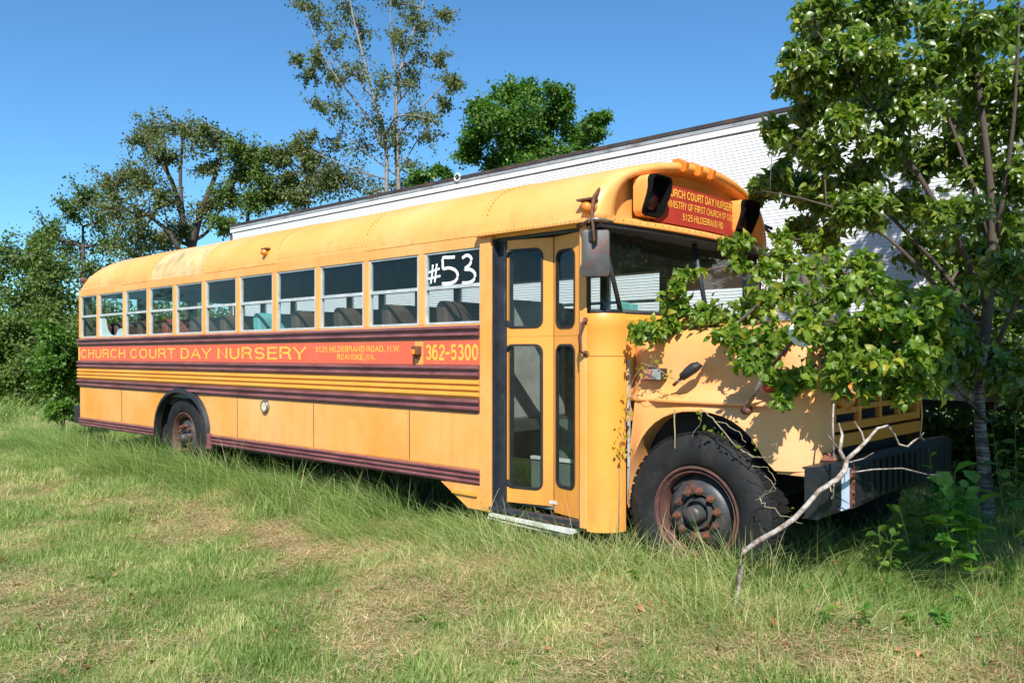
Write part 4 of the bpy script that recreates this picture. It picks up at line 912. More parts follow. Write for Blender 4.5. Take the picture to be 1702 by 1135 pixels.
def tree(name, base, blobs, label, cat, leaf='leaf_far', bark='bark', trunk_r=.15, twigs=14, per=26, size=.12, sag=.0, group=None, kind='coarse', fork=.45, wr=.33, spread=.22, parts=0, lean=None, mid=None, twig_r=.008, skel=None, up=.6, curl=.25, limbmat=None):
    if kind == 'coarse': size *= .62; per = int(per*2.0); wr = .40
    """blobs: (centre Vector, radius). Trunk rises from base; a limb reaches every blob; twigs fill it; leaves sit along the twigs."""
    base = Vector(base); root = thing(name, base, label, cat, group)
    cen = sum((b_[0] for b_ in blobs), Vector())/len(blobs); top = max(b_[0].z for b_ in blobs)
    crown0 = min(b_[0].z-b_[1] for b_ in blobs); tk = .45 if skel else .88
    tx = mid if mid else Vector((cen.x, cen.y, 0))
    H = top-base.z; tp = []
    for i in range(9):
        f_ = i/8; q = Vector((base.x+(tx.x-base.x)*f_**1.2, base.y+(tx.y-base.y)*f_**1.2, base.z+H*tk*f_))
        q += Vector((math.sin(f_*5+base.x)*.04*H*.3, math.cos(f_*4+base.y)*.03*H*.3, 0))*min(1, f_*2); tp.append(q)
    MB().tube([base-Vector((0, 0, .15))]+tp, [trunk_r*1.35]+[trunk_r*(1.1-.92*i/8) for i in range(9)], 10).build('trunk', bark, root, smooth=True)
    lb = MB(); P = []; Dn = []; lb.v = lb.v
    nodes = [(q, None, trunk_r*(1.0-.75*i/8)) for i, q in enumerate(tp)]
    for pl, r0, r1 in (skel or []):
        near_ = [q for q, _, _ in nodes[2:]]; pl = [min(near_, key=lambda q: (q-pl[0]).length)]+list(pl[1:])      # every bough starts on wood that is already there
        sp_ = []; n_ = len(pl)
        for i in range(n_-1):
            for k in range(4):
                t0 = k/4; p0 = pl[max(i-1, 0)]; p1 = pl[i]; p2 = pl[i+1]; p3 = pl[min(i+2, n_-1)]
                sp_.append(.5*((2*p1)+(p2-p0)*t0+(2*p0-5*p1+4*p2-p3)*t0*t0+(3*p1-p0-3*p2+p3)*t0**3))
        sp_.append(pl[-1]); m2 = len(sp_); lb.tube(sp_, [r0+(r1-r0)*i/(m2-1) for i in range(m2)], 7)
        nodes += [(q, None, r0+(r1-r0)*i/(m2-1)) for i, q in enumerate(sp_) if i % 2 or i == m2-1]
    K0 = len(nodes); pref = sorted(blobs, key=lambda b_: min((b_[0]-q).length for q in tp)+.25*max(0, b_[0].z-crown0)); par = {}; dist = [0.0]*K0
    for c, r in pref:                      # grow outward: each clump hangs on the nearest limb already there
        best = min(range(len(nodes)), key=lambda k: (nodes[k][0]-c).length+.5*dist[k]+(1.2*(nodes[k][0]-c).length if nodes[k][0].z > c.z+.1*H and k < K0 else 0)+(99 if k < 2 else 0)+(.25*H if skel and k < len(tp) else 0))
        par[len(nodes)] = best; dist.append(dist[best]+(nodes[best][0]-c).length); nodes.append((c, r, None))
    load = [0]*len(nodes)
    for k in range(K0, len(nodes)):
        q = k
        while q >= K0: load[q] += 1; q = par[q]
    for k in range(K0, len(nodes)):
        c, r = nodes[k][0], nodes[k][1]; a = nodes[par[k]][0]; prev = nodes[par[par[k]]][0] if par[k] in par else a-Vector((0, 0, H*.1))
        dirn = (a-prev).normalized(); m_ = a+dirn*(c-a).length*.16+(c-a)*.38+Vector(rng.normal(size=3))*.04*(c-a).length
        base_r = nodes[par[k]][2] if par[k] < K0 else 1e9
        ra = min(base_r*.8, trunk_r*.24*math.sqrt(load[k])+.003); rb_ = min(ra*.8, trunk_r*.24*math.sqrt(max(.4, load[k]-1))+.002)
        path = bez(a, m_, c, 7); lb.tube(path, [ra+(rb_-ra)*j/6 for j in range(7)], 7)
        for _ in range(twigs):
            s0 = path[random.choice([3, 4, 4, 5, 5, 6])]; d = Vector(rng.normal(size=3)); d.normalize(); e = c+Vector((d.x, d.y, d.z*.8))*r*random.uniform(.45, 1.5)*(1.3 if skel and kind == 'coarse' else 1)
            w_ = s0+(e-s0)*.5+Vector((random.uniform(-.15, .15), random.uniform(-.15, .15), .12+sag))*(e-s0).length
            tw = bez(s0, w_, e, 5); lb.tube(tw, [twig_r*1.6, twig_r*1.3, twig_r, twig_r*.8, twig_r*.4], 4, False)
            for _k in range(per):
                tt = random.uniform(.15, 1.04); j = min(3, int(tt*4)); q = tw[j]+(tw[j+1]-tw[j])*(tt*4-j); dd = (tw[j+1]-tw[j]).normalized()
                off = Vector(rng.normal(size=3))*spread*r*(.5+.5*tt)
                P.append(q+off); Dn.append(dd*.5+Vector(rng.normal(size=3))*.7+Vector((0, 0, -.35)))
    lb.build('limbs', limbmat or bark, root, smooth=True)
    P = np.array([tuple(p) for p in P]); Dn = unit(np.array([tuple(p) for p in Dn]))
    foliage(root, 'crown', P, Dn, leaf, size, wr, kind, up, curl, parts=parts)
    return root
def px(lst, Z, dz=.6):
    out = []
    for e in lst:
        u, v, r = e[:3]; z_ = (e[3] if len(e) > 3 else Z)+random.uniform(-dz, dz); out.append((D(u, v, z_), r/FPX*z_))
    return out
def gbase(u, Z): p = D(u, 600, Z); return Vector((p.x, p.y, ground_h(p.x, p.y)))
# background trees, left to right
TG = 'trees along the field edge'
tree('broadleaf_tree', gbase(60, 25), px([(18, 430, 42), (62, 425, 38), (100, 455, 36), (30, 500, 55), (95, 515, 50), (40, 570, 55), (110, 580, 40), (-20, 470, 50), (70, 480, 40)], 25, 1.5), 'dense green tree at the far left edge behind the bushes', 'tree', 'leaf_far', trunk_r=.18, twigs=20, per=30, size=.17, group=TG)
tree('broadleaf_tree', gbase(150, 28), px([(112, 345, 26), (148, 330, 32), (82, 380, 26), (170, 372, 38), (115, 410, 40), (195, 410, 42), (155, 450, 40), (60, 400, 20), (230, 440, 40)], 28, 1.5), 'dark green tree second from the left, left of the big forked tree', 'tree', 'leaf_far', trunk_r=.2, twigs=15, per=26, size=.16, group=TG)
tree('forked_tree', gbase(318, 26), px([(235, 235, 26), (262, 222, 24), (300, 212, 28), (330, 220, 26), (365, 235, 28), (272, 258, 26), (215, 290, 24), (240, 300, 32), (190, 305, 24), (185, 345, 34), (345, 280, 20), (225, 360, 36), (275, 330, 22), (300, 385, 30), (225, 410, 40), (350, 350, 22), (270, 400, 30)], 26, 1.5), 'tall forked tree with dark bare limbs above the rear of the bus', 'tree', 'leaf_dull', trunk_r=.30, twigs=15, per=28, size=.15, group=TG, twig_r=.012, mid=D(318, 0, 26), skel=[([D(318, 560, 26), D(318, 430, 26), D(316, 400, 26), D(300, 350, 26), D(285, 300, 26), D(262, 262, 26), D(248, 232, 26)], 0.156, 0.024), ([D(316, 420, 26.5), D(306, 370, 26.5), D(300, 300, 26.5), D(303, 240, 26.5), D(300, 215, 26.5)], 0.096, 0.018), ([D(318, 420, 25.6), D(335, 350, 25.6), D(355, 300, 25.6), D(366, 262, 25.6), D(362, 238, 25.6)], 0.12, 0.018), ([D(318, 470, 25.2), D(290, 400, 25.2), D(262, 370, 25.2), D(225, 345, 25.2), D(195, 332, 25.2)], 0.096, 0.018), ([D(312, 430, 26.8), D(285, 390, 26.8), D(272, 340, 26.8)], 0.072, 0.018), ([D(320, 430, 26.6), D(345, 385, 26.6), D(370, 340, 26.6), D(385, 300, 26.6)], 0.072, 0.012)])
tree('broadleaf_tree', gbase(410, 24), px([(385, 245, 24), (420, 262, 28), (398, 292, 26), (440, 300, 28), (380, 330, 24), (420, 340, 28), (455, 330, 26), (450, 262, 18), (370, 370, 20)], 24, 1.2), 'olive tree between the forked tree and the tall thin tree', 'tree', 'leaf_far', trunk_r=.16, twigs=20, per=32, size=.14, group=TG)
tree('thin_tree', gbase(625, 22), px([(508, 12, 20), (535, 40, 24), (575, 20, 24), (560, 75, 26), (525, 100, 18), (492, 102, 12), (600, 60, 22), (655, 10, 26), (690, 20, 26), (712, 50, 22), (735, 25, 16), (672, 70, 24), (600, 120, 28), (560, 140, 26), (520, 128, 16), (640, 130, 28), (690, 130, 28), (735, 100, 18), (745, 135, 18), (575, 185, 32), (530, 180, 22), (630, 195, 30), (690, 190, 30), (740, 175, 18), (760, 140, 12), (610, 245, 30), (555, 240, 26), (665, 250, 30), (715, 235, 22), (600, 300, 30), (660, 310, 30), (540, 290, 26), (510, 240, 18), (600, -20, 30), (680, -40, 35), (560, -40, 30)], 22, 1.0), 'tall thin sparse tree with pale stems rising behind the white trailer', 'tree', 'leaf_dull', bark='bark_pale', trunk_r=.11, twigs=12, per=17, size=.12, group=TG, twig_r=.006, mid=D(655, 0, 22), skel=[([D(645, 500, 22), D(643, 330, 22), D(640, 230, 22), D(618, 150, 22), D(600, 80, 22), D(585, 20, 22), D(575, -50, 22)], 0.066, 0.012), ([D(660, 500, 22.3), D(660, 330, 22.3), D(657, 200, 22.3), D(665, 120, 22.3), D(685, 60, 22.3), D(705, 0, 22.3), D(715, -50, 22.3)], 0.066, 0.012), ([D(642, 250, 21.7), D(600, 180, 21.7), D(560, 130, 21.7), D(530, 80, 21.7), D(508, 15, 21.7)], 0.036, 0.006), ([D(622, 165, 22.2), D(570, 112, 22.2), D(488, 97, 22.2)], 0.024, 0.0048), ([D(655, 240, 21.8), D(700, 180, 21.8), D(740, 140, 21.8), D(768, 122, 21.8)], 0.03, 0.0048), ([D(650, 270, 22.4), D(700, 225, 22.4), D(748, 185, 22.4)], 0.024, 0.0048), ([D(640, 290, 22.5), D(590, 240, 22.5), D(535, 195, 22.5)], 0.024, 0.0048), ([D(660, 180, 22), D(705, 110, 22), D(732, 30, 22)], 0.024, 0.0048), ([D(640, 310, 21.5), D(580, 278, 21.5), D(515, 250, 21.5)], 0.024, 0.0048), ([D(655, 150, 21.7), D(650, 60, 21.7), D(650, 0, 21.7)], 0.024, 0.0048)])
tree('thin_tree', gbase(660, 21.5), px([(650, 60, 20), (668, 140, 22), (700, 90, 18), (640, 230, 22), (690, 280, 22), (720, 200, 18), (620, 320, 20)], 21.5, .6), 'second pale stem close beside the tall thin tree', 'tree', 'leaf_dull', bark='bark_pale', trunk_r=.09, twigs=8, per=12, size=.12, group=TG, twig_r=.008, mid=D(660, 0, 21.5))
tree('bushy_tree', gbase(505, 23.5), px([(465, 262, 24), (495, 245, 20), (520, 270, 28), (475, 300, 28), (530, 310, 30), (570, 300, 28), (500, 330, 30), (455, 335, 26)], 23.5, 1.0), 'lower olive brown tree in front of the tall thin tree', 'tree', 'leaf_dull', trunk_r=.12, twigs=18, per=28, size=.14, group=TG)
tree('compound_leaf_tree', gbase(870, 20), px([(795, 185, 20), (845, 160, 24), (880, 155, 22), (925, 160, 22), (935, 185, 20), (820, 200, 30), (870, 195, 34), (915, 205, 30), (955, 225, 18), (790, 225, 24), (845, 235, 36), (900, 240, 36), (775, 255, 20), (820, 270, 30), (880, 280, 36), (940, 265, 22), (850, 310, 40), (915, 300, 30)], 20, 1.0), 'rich green leafy tree above the middle of the trailer roof', 'tree', 'leaf_green', trunk_r=.16, twigs=30, per=40, size=.13, group=TG)
tree('compound_leaf_tree', gbase(985, 19), px([(1000, 195, 13), (985, 208, 16), (970, 232, 16), (995, 220, 14), (975, 255, 20)], 19, .5), 'small green treetop just right of the rich green tree', 'tree', 'leaf_green', trunk_r=.07, twigs=20, per=26, size=.12, group=TG)
tree('compound_leaf_tree', gbase(715, 19), px([(700, 292, 16), (725, 285, 12), (745, 290, 10), (690, 310, 18)], 19, .4), 'low bright green treetop peeking over the trailer between two trees', 'tree', 'leaf_green', trunk_r=.06, twigs=16, per=22, size=.12, group=TG)
# field-edge shrubs at left
SG = 'shrubs at the field edge'
for (u, v, r, Z, lab) in ((20, 600, 62, 21, 'dense shrub at the far left edge of the field'), (75, 560, 50, 22, 'tall round shrub beside the far left shrub'), (110, 600, 52, 20, 'shrub mass just left of the bus rear corner'), (150, 580, 60, 24, 'shrub hidden partly by the rear corner of the bus')):
    tree('field_shrub', gbase(u, Z), px([(u, v, r*.8), (u-r*.6, v+r*.3, r*.7), (u+r*.6, v+r*.2, r*.7), (u, v-r*.6, r*.6), (u-r*.3, v+r*.8, r*.7), (u+r*.4, v+r*.85, r*.7)], Z, .8), lab, 'shrub', 'leaf_far', trunk_r=.08, twigs=34, per=44, size=.14, group=SG)
tree('young_tree', gbase(105, 13), px([(92, 560, 20), (75, 600, 22), (110, 590, 22), (85, 635, 24), (110, 640, 20), (100, 680, 20), (80, 545, 12), (122, 620, 14), (95, 600, 24)], 13, .35), 'bright green young tree growing against the rear corner of the bus', 'tree', 'leaf_green', trunk_r=.04, twigs=30, per=34, size=.095, twig_r=.004)
# thicket beyond and beneath the trailer, far woods
def thicket(name, x0, x1, y0, y1, h, n, size, mat, label=None, hf=None):
    P = np.stack([rng.uniform(x0, x1, n), rng.uniform(y0, y1, n), np.zeros(n)], 1)
    hh = np.array([h*(.65+.5*noise.noise(Vector((p[0]*.35, p[1]*.35, 1)))) for p in P]); P[:, 2] = hh*rng.uniform(0, 1, n)**.6
    Dn = unit(rng.normal(size=(n, 3))); L = size*rng.uniform(.6, 1.4, n)
    V, F, k = leafmesh(P, Dn, unit(rng.normal(size=(n, 3))+[0, 0, .6]), L, L*.35, 'coarse')
    o = npmesh(name, V, F, mat, None, np.repeat(np.clip(rng.normal(.35, .2, n), 0, 1), k), 'stuff')
    if label: o['label'] = label; o['category'] = 'undergrowth'
    return o
thicket('undergrowth', -12, 9, 7.2, 9.4, 1.9, 26000, .12, 'leaf_far', 'dark undergrowth growing behind and under the white trailer')
thicket('trailer_undergrowth', -4, 2.8, 4.7, 6.7, .95, 9000, .10, 'leaf_far', 'weeds in the deep shade beneath the trailer')
thicket('side_thicket', 2.9, 6.5, 3.6, 7.2, 1.9, 16000, .10, 'leaf_far', 'dark tangled thicket right of the pale trunk')
thicket('far_woods', -70, -8, 22, 34, 6.6, 52000, .28, 'leaf_far', 'distant woods behind the field edge trees')
thicket('far_woods', -60, -44, -20, 22, 6.0, 30000, .32, 'leaf_far', 'distant woods beyond the open field at left')

# ---- foreground tree at right
FB = [(1335, 30, 20, 5.9), (1375, 20, 30), (1365, 65, 24), (1430, 30, 34), (1420, 85, 30), (1490, 40, 38), (1480, 105, 34), (1555, 40, 40), (1560, 110, 38), (1625, 50, 42), (1690, 60, 42), (1630, 130, 40), (1695, 145, 40),
      (1318, 100, 15), (1345, 125, 22), (1395, 145, 28), (1450, 165, 34), (1520, 180, 38), (1595, 190, 38), (1665, 215, 40), (1310, 145, 13), (1350, 175, 24),
      (1400, 205, 28), (1465, 235, 32), (1290, 212, 13), (1325, 235, 20), (1370, 255, 28), (1425, 290, 32), (1500, 270, 34), (1565, 270, 36), (1630, 285, 36), (1695, 300, 36),
      (1260, 318, 12), (1290, 305, 16), (1325, 315, 22), (1365, 335, 24), (1400, 350, 22), (1450, 350, 28), (1520, 345, 32), (1590, 360, 34), (1660, 380, 36), (1330, 385, 14), (1370, 400, 16),
      (1530, 420, 30), (1600, 440, 32), (1680, 455, 36), (1560, 500, 28), (1640, 520, 32), (1700, 540, 30), (1680, 620, 28), (1600, 590, 24), (1560, -40, 60), (1650, -60, 60), (1450, -50, 50), (1720, 380, 40), (1730, 200, 50), (1555, 600, 22, 5.9), (1705, 660, 26), (1580, 545, 24), (1590, 575, 34, 7.1), (1670, 575, 36, 7.2), (1695, 480, 38, 7.2), (1610, 490, 36, 7.1), (1650, 420, 38, 7.1), (1560, 440, 30, 7.0), (1690, 640, 30, 7.2), (1600, 625, 22, 7.2)]
fb = [(c_, r_*1.2) for c_, r_ in px(FB, 6.2, .75)]
TB = D(1641, 600, 6.2)
fb += [(Vector((random.uniform(3.6, 6.2), random.uniform(.6, 2.6), random.uniform(2.7, 5.2))), random.uniform(.3, .5)) for _ in range(34)]+[(Vector((random.uniform(3.85, 5.2), random.uniform(-1.15, .7), random.uniform(2.9, 4.2))), random.uniform(.28, .42)) for _ in range(44)]  # out-of-view crown clumps, added to shade the grille, bumper and ground
ft = tree('orchard_tree', Vector((TB.x, TB.y, ground_h(TB.x, TB.y))), fb, 'big leafy tree with mottled pale trunk at the right beyond the bus bumper', 'tree', 'leaf_pear', bark='birch', trunk_r=.052, twigs=28, per=20, size=.072, kind='fine', wr=.28, spread=.15, parts=300, twig_r=.0026, mid=D(1640, 0, 6.2), up=.35, curl=.4, limbmat='bark', skel=[([D(1641, 600, 6.2), D(1645, 480, 6.2), D(1650, 380, 6.2), D(1640, 250, 6.2), D(1620, 100, 6.2), D(1600, -60, 6.2)], 0.045, 0.012), ([D(1641, 620, 6.5), D(1600, 500, 6.5), D(1500, 380, 6.5), D(1400, 290, 6.5), D(1325, 228, 6.5)], 0.024, 0.004), ([D(1643, 520, 5.9), D(1580, 380, 5.9), D(1480, 220, 5.9), D(1400, 110, 5.9), D(1345, 35, 5.9)], 0.026, 0.004), ([D(1648, 420, 6.4), D(1600, 260, 6.4), D(1540, 100, 6.4), D(1500, -40, 6.4)], 0.022, 0.005), ([D(1650, 380, 6), D(1685, 200, 6), D(1695, 0, 6)], 0.022, 0.005), ([D(1641, 590, 5.8), D(1560, 480, 5.8), D(1450, 375, 5.8), D(1350, 335, 5.8), D(1265, 317, 5.8)], 0.02, 0.003), ([D(1642, 650, 5.7), D(1690, 500, 5.7), D(1760, 350, 5.7)], 0.022, 0.006)])
# low side limbs of the same tree, one reaching over the grille
lb = MB()
lb.tube([D(1640, 700, 6.2), D(1600, 655, 6.0), D(1560, 600, 5.7), D(1525, 560, 5.5), D(1470, 520, 5.2)], [.018, .014, .012, .009, .005], 7)
lb.tube([D(1640, 610, 6.2), D(1615, 590, 6.1), D(1590, 565, 6.0)], [.02, .016, .010], 7); lb.tube([D(1645, 605, 6.2), D(1675, 585, 6.1), D(1702, 570, 6.0)], [.01, .008, .004], 6)
lb.tube([D(1650, 690, 6.2), D(1662, 640, 6.1), D(1674, 625, 6.05)], [.008, .005, .003], 5)
lb.build('low_limb', 'birch', ft, smooth=True)
# ---- leafy branches over the hood
VB = [(1058, 558, 16, .10), (1085, 550, 18, .12), (1115, 540, 22, .2), (1120, 505, 18, .3), (1133, 462, 7, .3), (1125, 480, 10, .3), (1150, 520, 22, .3), (1185, 525, 26, .35), (1200, 560, 16, .2), (1225, 525, 30, .4), (1245, 560, 24, .2), (1262, 505, 32, .5), (1228, 440, 16, .7), (1210, 405, 12, .8), (1235, 400, 12, .8), (1265, 450, 24, .7),
      (1290, 430, 22, .8), (1300, 490, 36, .6), (1335, 455, 28, .8), (1355, 510, 36, .6), (1390, 450, 26, 1.0), (1400, 500, 34, .8), (1440, 480, 32, 1.0), (1470, 520, 34, 1.0), (1500, 490, 28, 1.2), (1530, 540, 30, 1.2), (1290, 555, 32, .25), (1330, 570, 30, .3), (1275, 600, 20, .05), (1300, 630, 18, .0), (1240, 600, 12, .08), (1370, 575, 34, .4),
      (1420, 565, 34, .6), (1460, 575, 30, .8), (1500, 590, 28, .9), (1540, 595, 24, 1.1), (1340, 620, 22, .15), (1390, 615, 18, .4), (1310, 650, 10, .0), (1300, 665, 7, .0), (1490, 630, 16, .9), (1450, 605, 20, .8), (1560, 560, 24, 1.4), (1375, 430, 18, 1.0), (1440, 440, 18, 1.2), (1330, 535, 12, -.2), (1344, 548, 8, -.22), (1420, 610, 22, .5), (1480, 605, 24, .7), (1530, 625, 20, 1.1), (1400, 540, 30, .2), (1450, 530, 30, .3), (1500, 540, 28, .5), (1550, 510, 24, .9), (1300, 400, 14, 1.2), (1345, 400, 16, 1.4), (1390, 640, 14, .5), (1440, 640, 16, .6), (1500, 650, 14, .8), (1560, 640, 18, 1.2), (1410, 590, 24, .3), (1460, 600, 24, .3), (1520, 590, 24, .5)]
vb = [(S(u, v, (y*.35-.05 if u > 1375 else y)+random.uniform(-.08, .12)), r/FPX*4.9) for u, v, r, y in VB]
vroot = Vector((2.62, 2.35, ground_h(2.62, 2.35)))
tree('overhanging_shrub', vroot, vb, 'bright leafy shrub sprawling over the bus hood and windscreen', 'shrub', 'leaf_vine', bark='bark', trunk_r=.016, twigs=14, per=9, size=.054, kind='fine', wr=.37, spread=.24, parts=300, twig_r=.0022, mid=Vector((1.9, 1.5, 0)), up=.15, curl=.45)
# yellowing creeper on the cowl seam
cp = MB(); cr_ = thing('creeper', S(1035, 860, .05), 'thin yellowing creeper climbing the seam between cowl and fender', 'vine')
path = [S(1030, 900, .05), S(1030, 760, .12), S(1033, 735, .13), S(1040, 700, .14), S(1042, 660, .15), S(1055, 625, .15), S(1070, 605, .15), S(1090, 610, .14), S(1110, 625, .14), S(1140, 640, .14)]
cp.tube(path, .0025, 5); cp.tube([S(1090, 590, .12), S(1060, 640, .14), S(1075, 655, .14), S(1100, 648, .14)], .002, 4)
cp.build('stem', 'stem', cr_)
P = []; 
for c_, r, n in ((S(1032, 745, .11), .05, 26), (S(1036, 720, .11), .04, 14), (S(1041, 690, .12), .03, 16), (S(1044, 660, .12), .03, 8), (S(1068, 612, .12), .04, 8), (S(1110, 628, .1), .03, 9), (S(1088, 600, .1), .03, 5)):
    for _ in range(n): P.append(tuple(c_+Vector(rng.normal(size=3))*r*Vector((.5, .3, 1)).length*.5))
P = np.array(P); foliage(cr_, 'foliage', P, unit(rng.normal(size=P.shape)), 'leaf_yellow', .026, .42, 'fine')
# twiggy tangle in the wheel arch
tg = MB(); tgr = thing('twig_tangle', S(1200, 690, .05), 'tangle of thin curling twigs hanging in the front wheel arch', 'twigs')
def wob(pts, amp=.01, r=.003, y=.06):
    Q = [S(u, v, y) for u, v in pts]; out = []
    for i in range(len(Q)-1):
        for k in range(4): out.append(Q[i].lerp(Q[i+1], k/4)+Vector(rng.normal(size=3))*amp)
    tg.tube(out+[Q[-1]], [r*(1-.5*i/len(out)) for i in range(len(out)+1)], 5)
wob([(1165, 680), (1190, 700), (1215, 730), (1235, 750), (1265, 760)], .006, .0045); wob([(1168, 682), (1165, 700), (1150, 725)], .004, .003); wob([(1190, 700), (1225, 712), (1240, 735)], .006, .003)
wob([(1235, 750), (1262, 762), (1285, 758), (1292, 735), (1282, 742)], .004, .0022); wob([(1250, 775), (1275, 778), (1290, 800), (1285, 810), (1262, 825)], .004, .0022, .03); wob([(1270, 790), (1290, 812), (1275, 820), (1255, 832)], .004, .002, .03); wob([(1262, 830), (1275, 842), (1300, 855), (1335, 870)], .006, .003, .0)
wob([(1121, 680), (1121, 700), (1122, 745)], .001, .006, .10)
tg.build('twigs', 'stem', tgr)
P = np.array([tuple(S(u, v, .05)+Vector(rng.normal(size=3))*.012) for u, v in [(1180, 715), (1188, 712), (1200, 722), (1205, 735), (1172, 708), (1252, 738), (1258, 735), (1224, 700), (1230, 745), (1160, 690), (1310, 850)] for _ in range(3)])
foliage(tgr, 'foliage', P, unit(rng.normal(size=P.shape)), 'leaf_vine', .024, .45, 'fine')
# pale dead branch leaning on the bumper
db = thing('dead_branch', D(1225, 985, 4.35), 'pale dead branch with a bend leaning against the front bumper', 'branch')
def dpath(l): return [D(u, v, Z) for u, v, Z in l]
MB().tube(dpath([(1224, 1040, 4.32), (1225, 985, 4.3), (1231, 945, 4.28), (1238, 915, 4.25), (1262, 897, 4.24), (1290, 882, 4.22), (1320, 862, 4.2), (1342, 838, 4.2), (1362, 815, 4.2), (1392, 796, 4.22), (1404, 782, 4.25), (1407, 765, 4.28)]), [.010, .0125, .014, .0145, .0135, .013, .0135, .0125, .0125, .014, .0145, .012], 9).build('main_stem', 'deadbark', db, smooth=True)
f_ = MB(); f_.tube(dpath([(1405, 768, 4.28), (1396, 748, 4.3), (1400, 722, 4.33), (1394, 703, 4.36)]), [.012, .010, .008, .003], 7)
f_.tube(dpath([(1407, 764, 4.28), (1425, 748, 4.3), (1443, 730, 4.33), (1458, 712, 4.36), (1476, 707, 4.4), (1486, 720, 4.42), (1494, 738, 4.44), (1508, 742, 4.46), (1518, 733, 4.48), (1531, 725, 4.5)]), [.012, .011, .009, .0075, .006, .005, .005, .005, .006, .003], 7)
f_.tube(dpath([(1437, 735, 4.32), (1432, 718, 4.34), (1420, 700, 4.36)]), [.006, .005, .002], 6); f_.tube(dpath([(1412, 768, 4.28), (1435, 762, 4.3), (1452, 752, 4.3)]), [.004, .003, .001], 5); f_.tube(dpath([(1396, 748, 4.3), (1376, 722, 4.3)]), [.004, .001], 5)
f_.tube(dpath([(1387, 640, 4.4), (1384, 700, 4.36), (1386, 760, 4.34)]), [.004, .006, .006], 6); f_.tube(dpath([(1531, 725, 4.5), (1536, 718, 4.5)]), [.003, .001], 5); f_.tube(dpath([(1529, 726, 4.5), (1537, 731, 4.5)]), [.003, .001], 5)
f_.build('side_twig', 'deadbark', db, smooth=True)
cb = thing('dead_stick', D(1440, 775, 4.1), 'thin grey stick curving along the face of the front bumper', 'stick')
MB().tube(dpath([(1415, 785, 4.3), (1450, 780, 4.35), (1500, 778, 4.5), (1540, 788, 4.6), (1575, 790, 4.7)]), [.003, .004, .004, .003, .001], 5).build('stick', 'deadbark', cb)

# ---- broad-leaved weeds
def weed(base, h, n, size, label, mat='leaf_weed', group=None, cat='weed', lean=(0, 0), name='broadleaf_weed'):
    base = Vector(base); root = thing(name, base, label, cat, group); st = MB(); P = []; Dn = []
    for s_ in range(max(1, n//9)):
        off = Vector((random.uniform(-.5, .5), random.uniform(-.5, .5), 0))*min(.32, h*.45); tipp = base+off*1.2+Vector((lean[0], lean[1], h*random.uniform(.75, 1.0)))
        st.tube([base+off*.3, base+off*.8+Vector((0, 0, h*.5)), tipp], [.004, .003, .0015], 5)
        m_ = min(n, 9)
        for k in range(m_):
            f_ = .35+.65*k/m_; q = (base+off*.3).lerp(tipp, f_); a = k*2.4+s_; P.append(tuple(q)); Dn.append((math.cos(a), math.sin(a), .25+.5*(f_ > .9)))
    st.build('stem', 'greenstem', root)
    P = np.array(P); Dn = unit(np.array(Dn)); foliage(root, 'foliage', P, Dn, mat, size, .34, 'fine', up=1.2, curl=.2, parts=max(1, len(P)-1), tintc=.1)
    return root
def gp(u, v, dz=0.0):      # ground point under a pixel
    Z = FPX*(CAM.z-.08-dz)/(v-HYP); p = D(u, v, Z); return Vector((p.x, p.y, ground_h(p.x, p.y)))
wp = D(1578, 900, 4.75); weed((wp.x, wp.y, .02), .86, 72, .115, 'tall broad-leaved weed between the bumper and the pale tree trunk')
wp = D(1628, 900, 4.6); weed((wp.x, wp.y, .02), .62, 27, .11, 'broad-leaved weed in front of the pale tree trunk')
WG = 'small bright weeds in the rough grass'
for u, v, h, n, lab in ((1445, 1062, .13, 9, 'bright green seedling in the rough grass straight below the bumper'), (1372, 1052, .10, 9, 'bright green seedling just left of the brightest one below the bumper'), (1515, 1055, .09, 9, 'small weed between two brighter weeds in the rough grass'), (1565, 1058, .12, 9, 'light green weed in the grass near the right side'), (1600, 1015, .12, 9, 'weed a little behind the light green weed at right'), (1062, 985, .10, 9, 'lone weed in the grass in front of the front wheel'), (1680, 975, .16, 18, 'leafy weed at the right edge of the picture'), (1500, 868, .2, 9, 'weed growing under the front bumper'), (1385, 888, .2, 9, 'shaded weed under the number nine on the bumper'), (730, 835, .28, 9, 'broad-leaved weed against the bus skirt before the door')):
    wp = gp(u, v); weed(wp, h, n, .055 if h < .15 else .07, lab, group=WG)
for u, Z, h, n, lab in ((1535, 5.0, .62, 36, 'leafy undergrowth plant just left of the tall broad-leaved weed'), (1480, 4.95, .38, 18, 'low shaded plant under the middle of the front bumper'), (1560, 5.6, .55, 27, 'leafy undergrowth plant by the far end of the front bumper'), (1700, 5.0, .9, 36, 'dark leafy plant at the right edge in front of the trunk'), (1690, 6.0, 1.2, 45, 'dark leafy undergrowth plant right of the pale trunk'), (1660, 6.8, .7, 27, 'leafy undergrowth plant close behind the pale trunk'), (1600, 7.2, .5, 27, 'shaded undergrowth plant beneath the trailer edge')):
    p = D(u, 800, Z); weed((p.x, p.y, .03), h, n, .09, lab, mat='leaf_green', group='undergrowth plants by the tree')

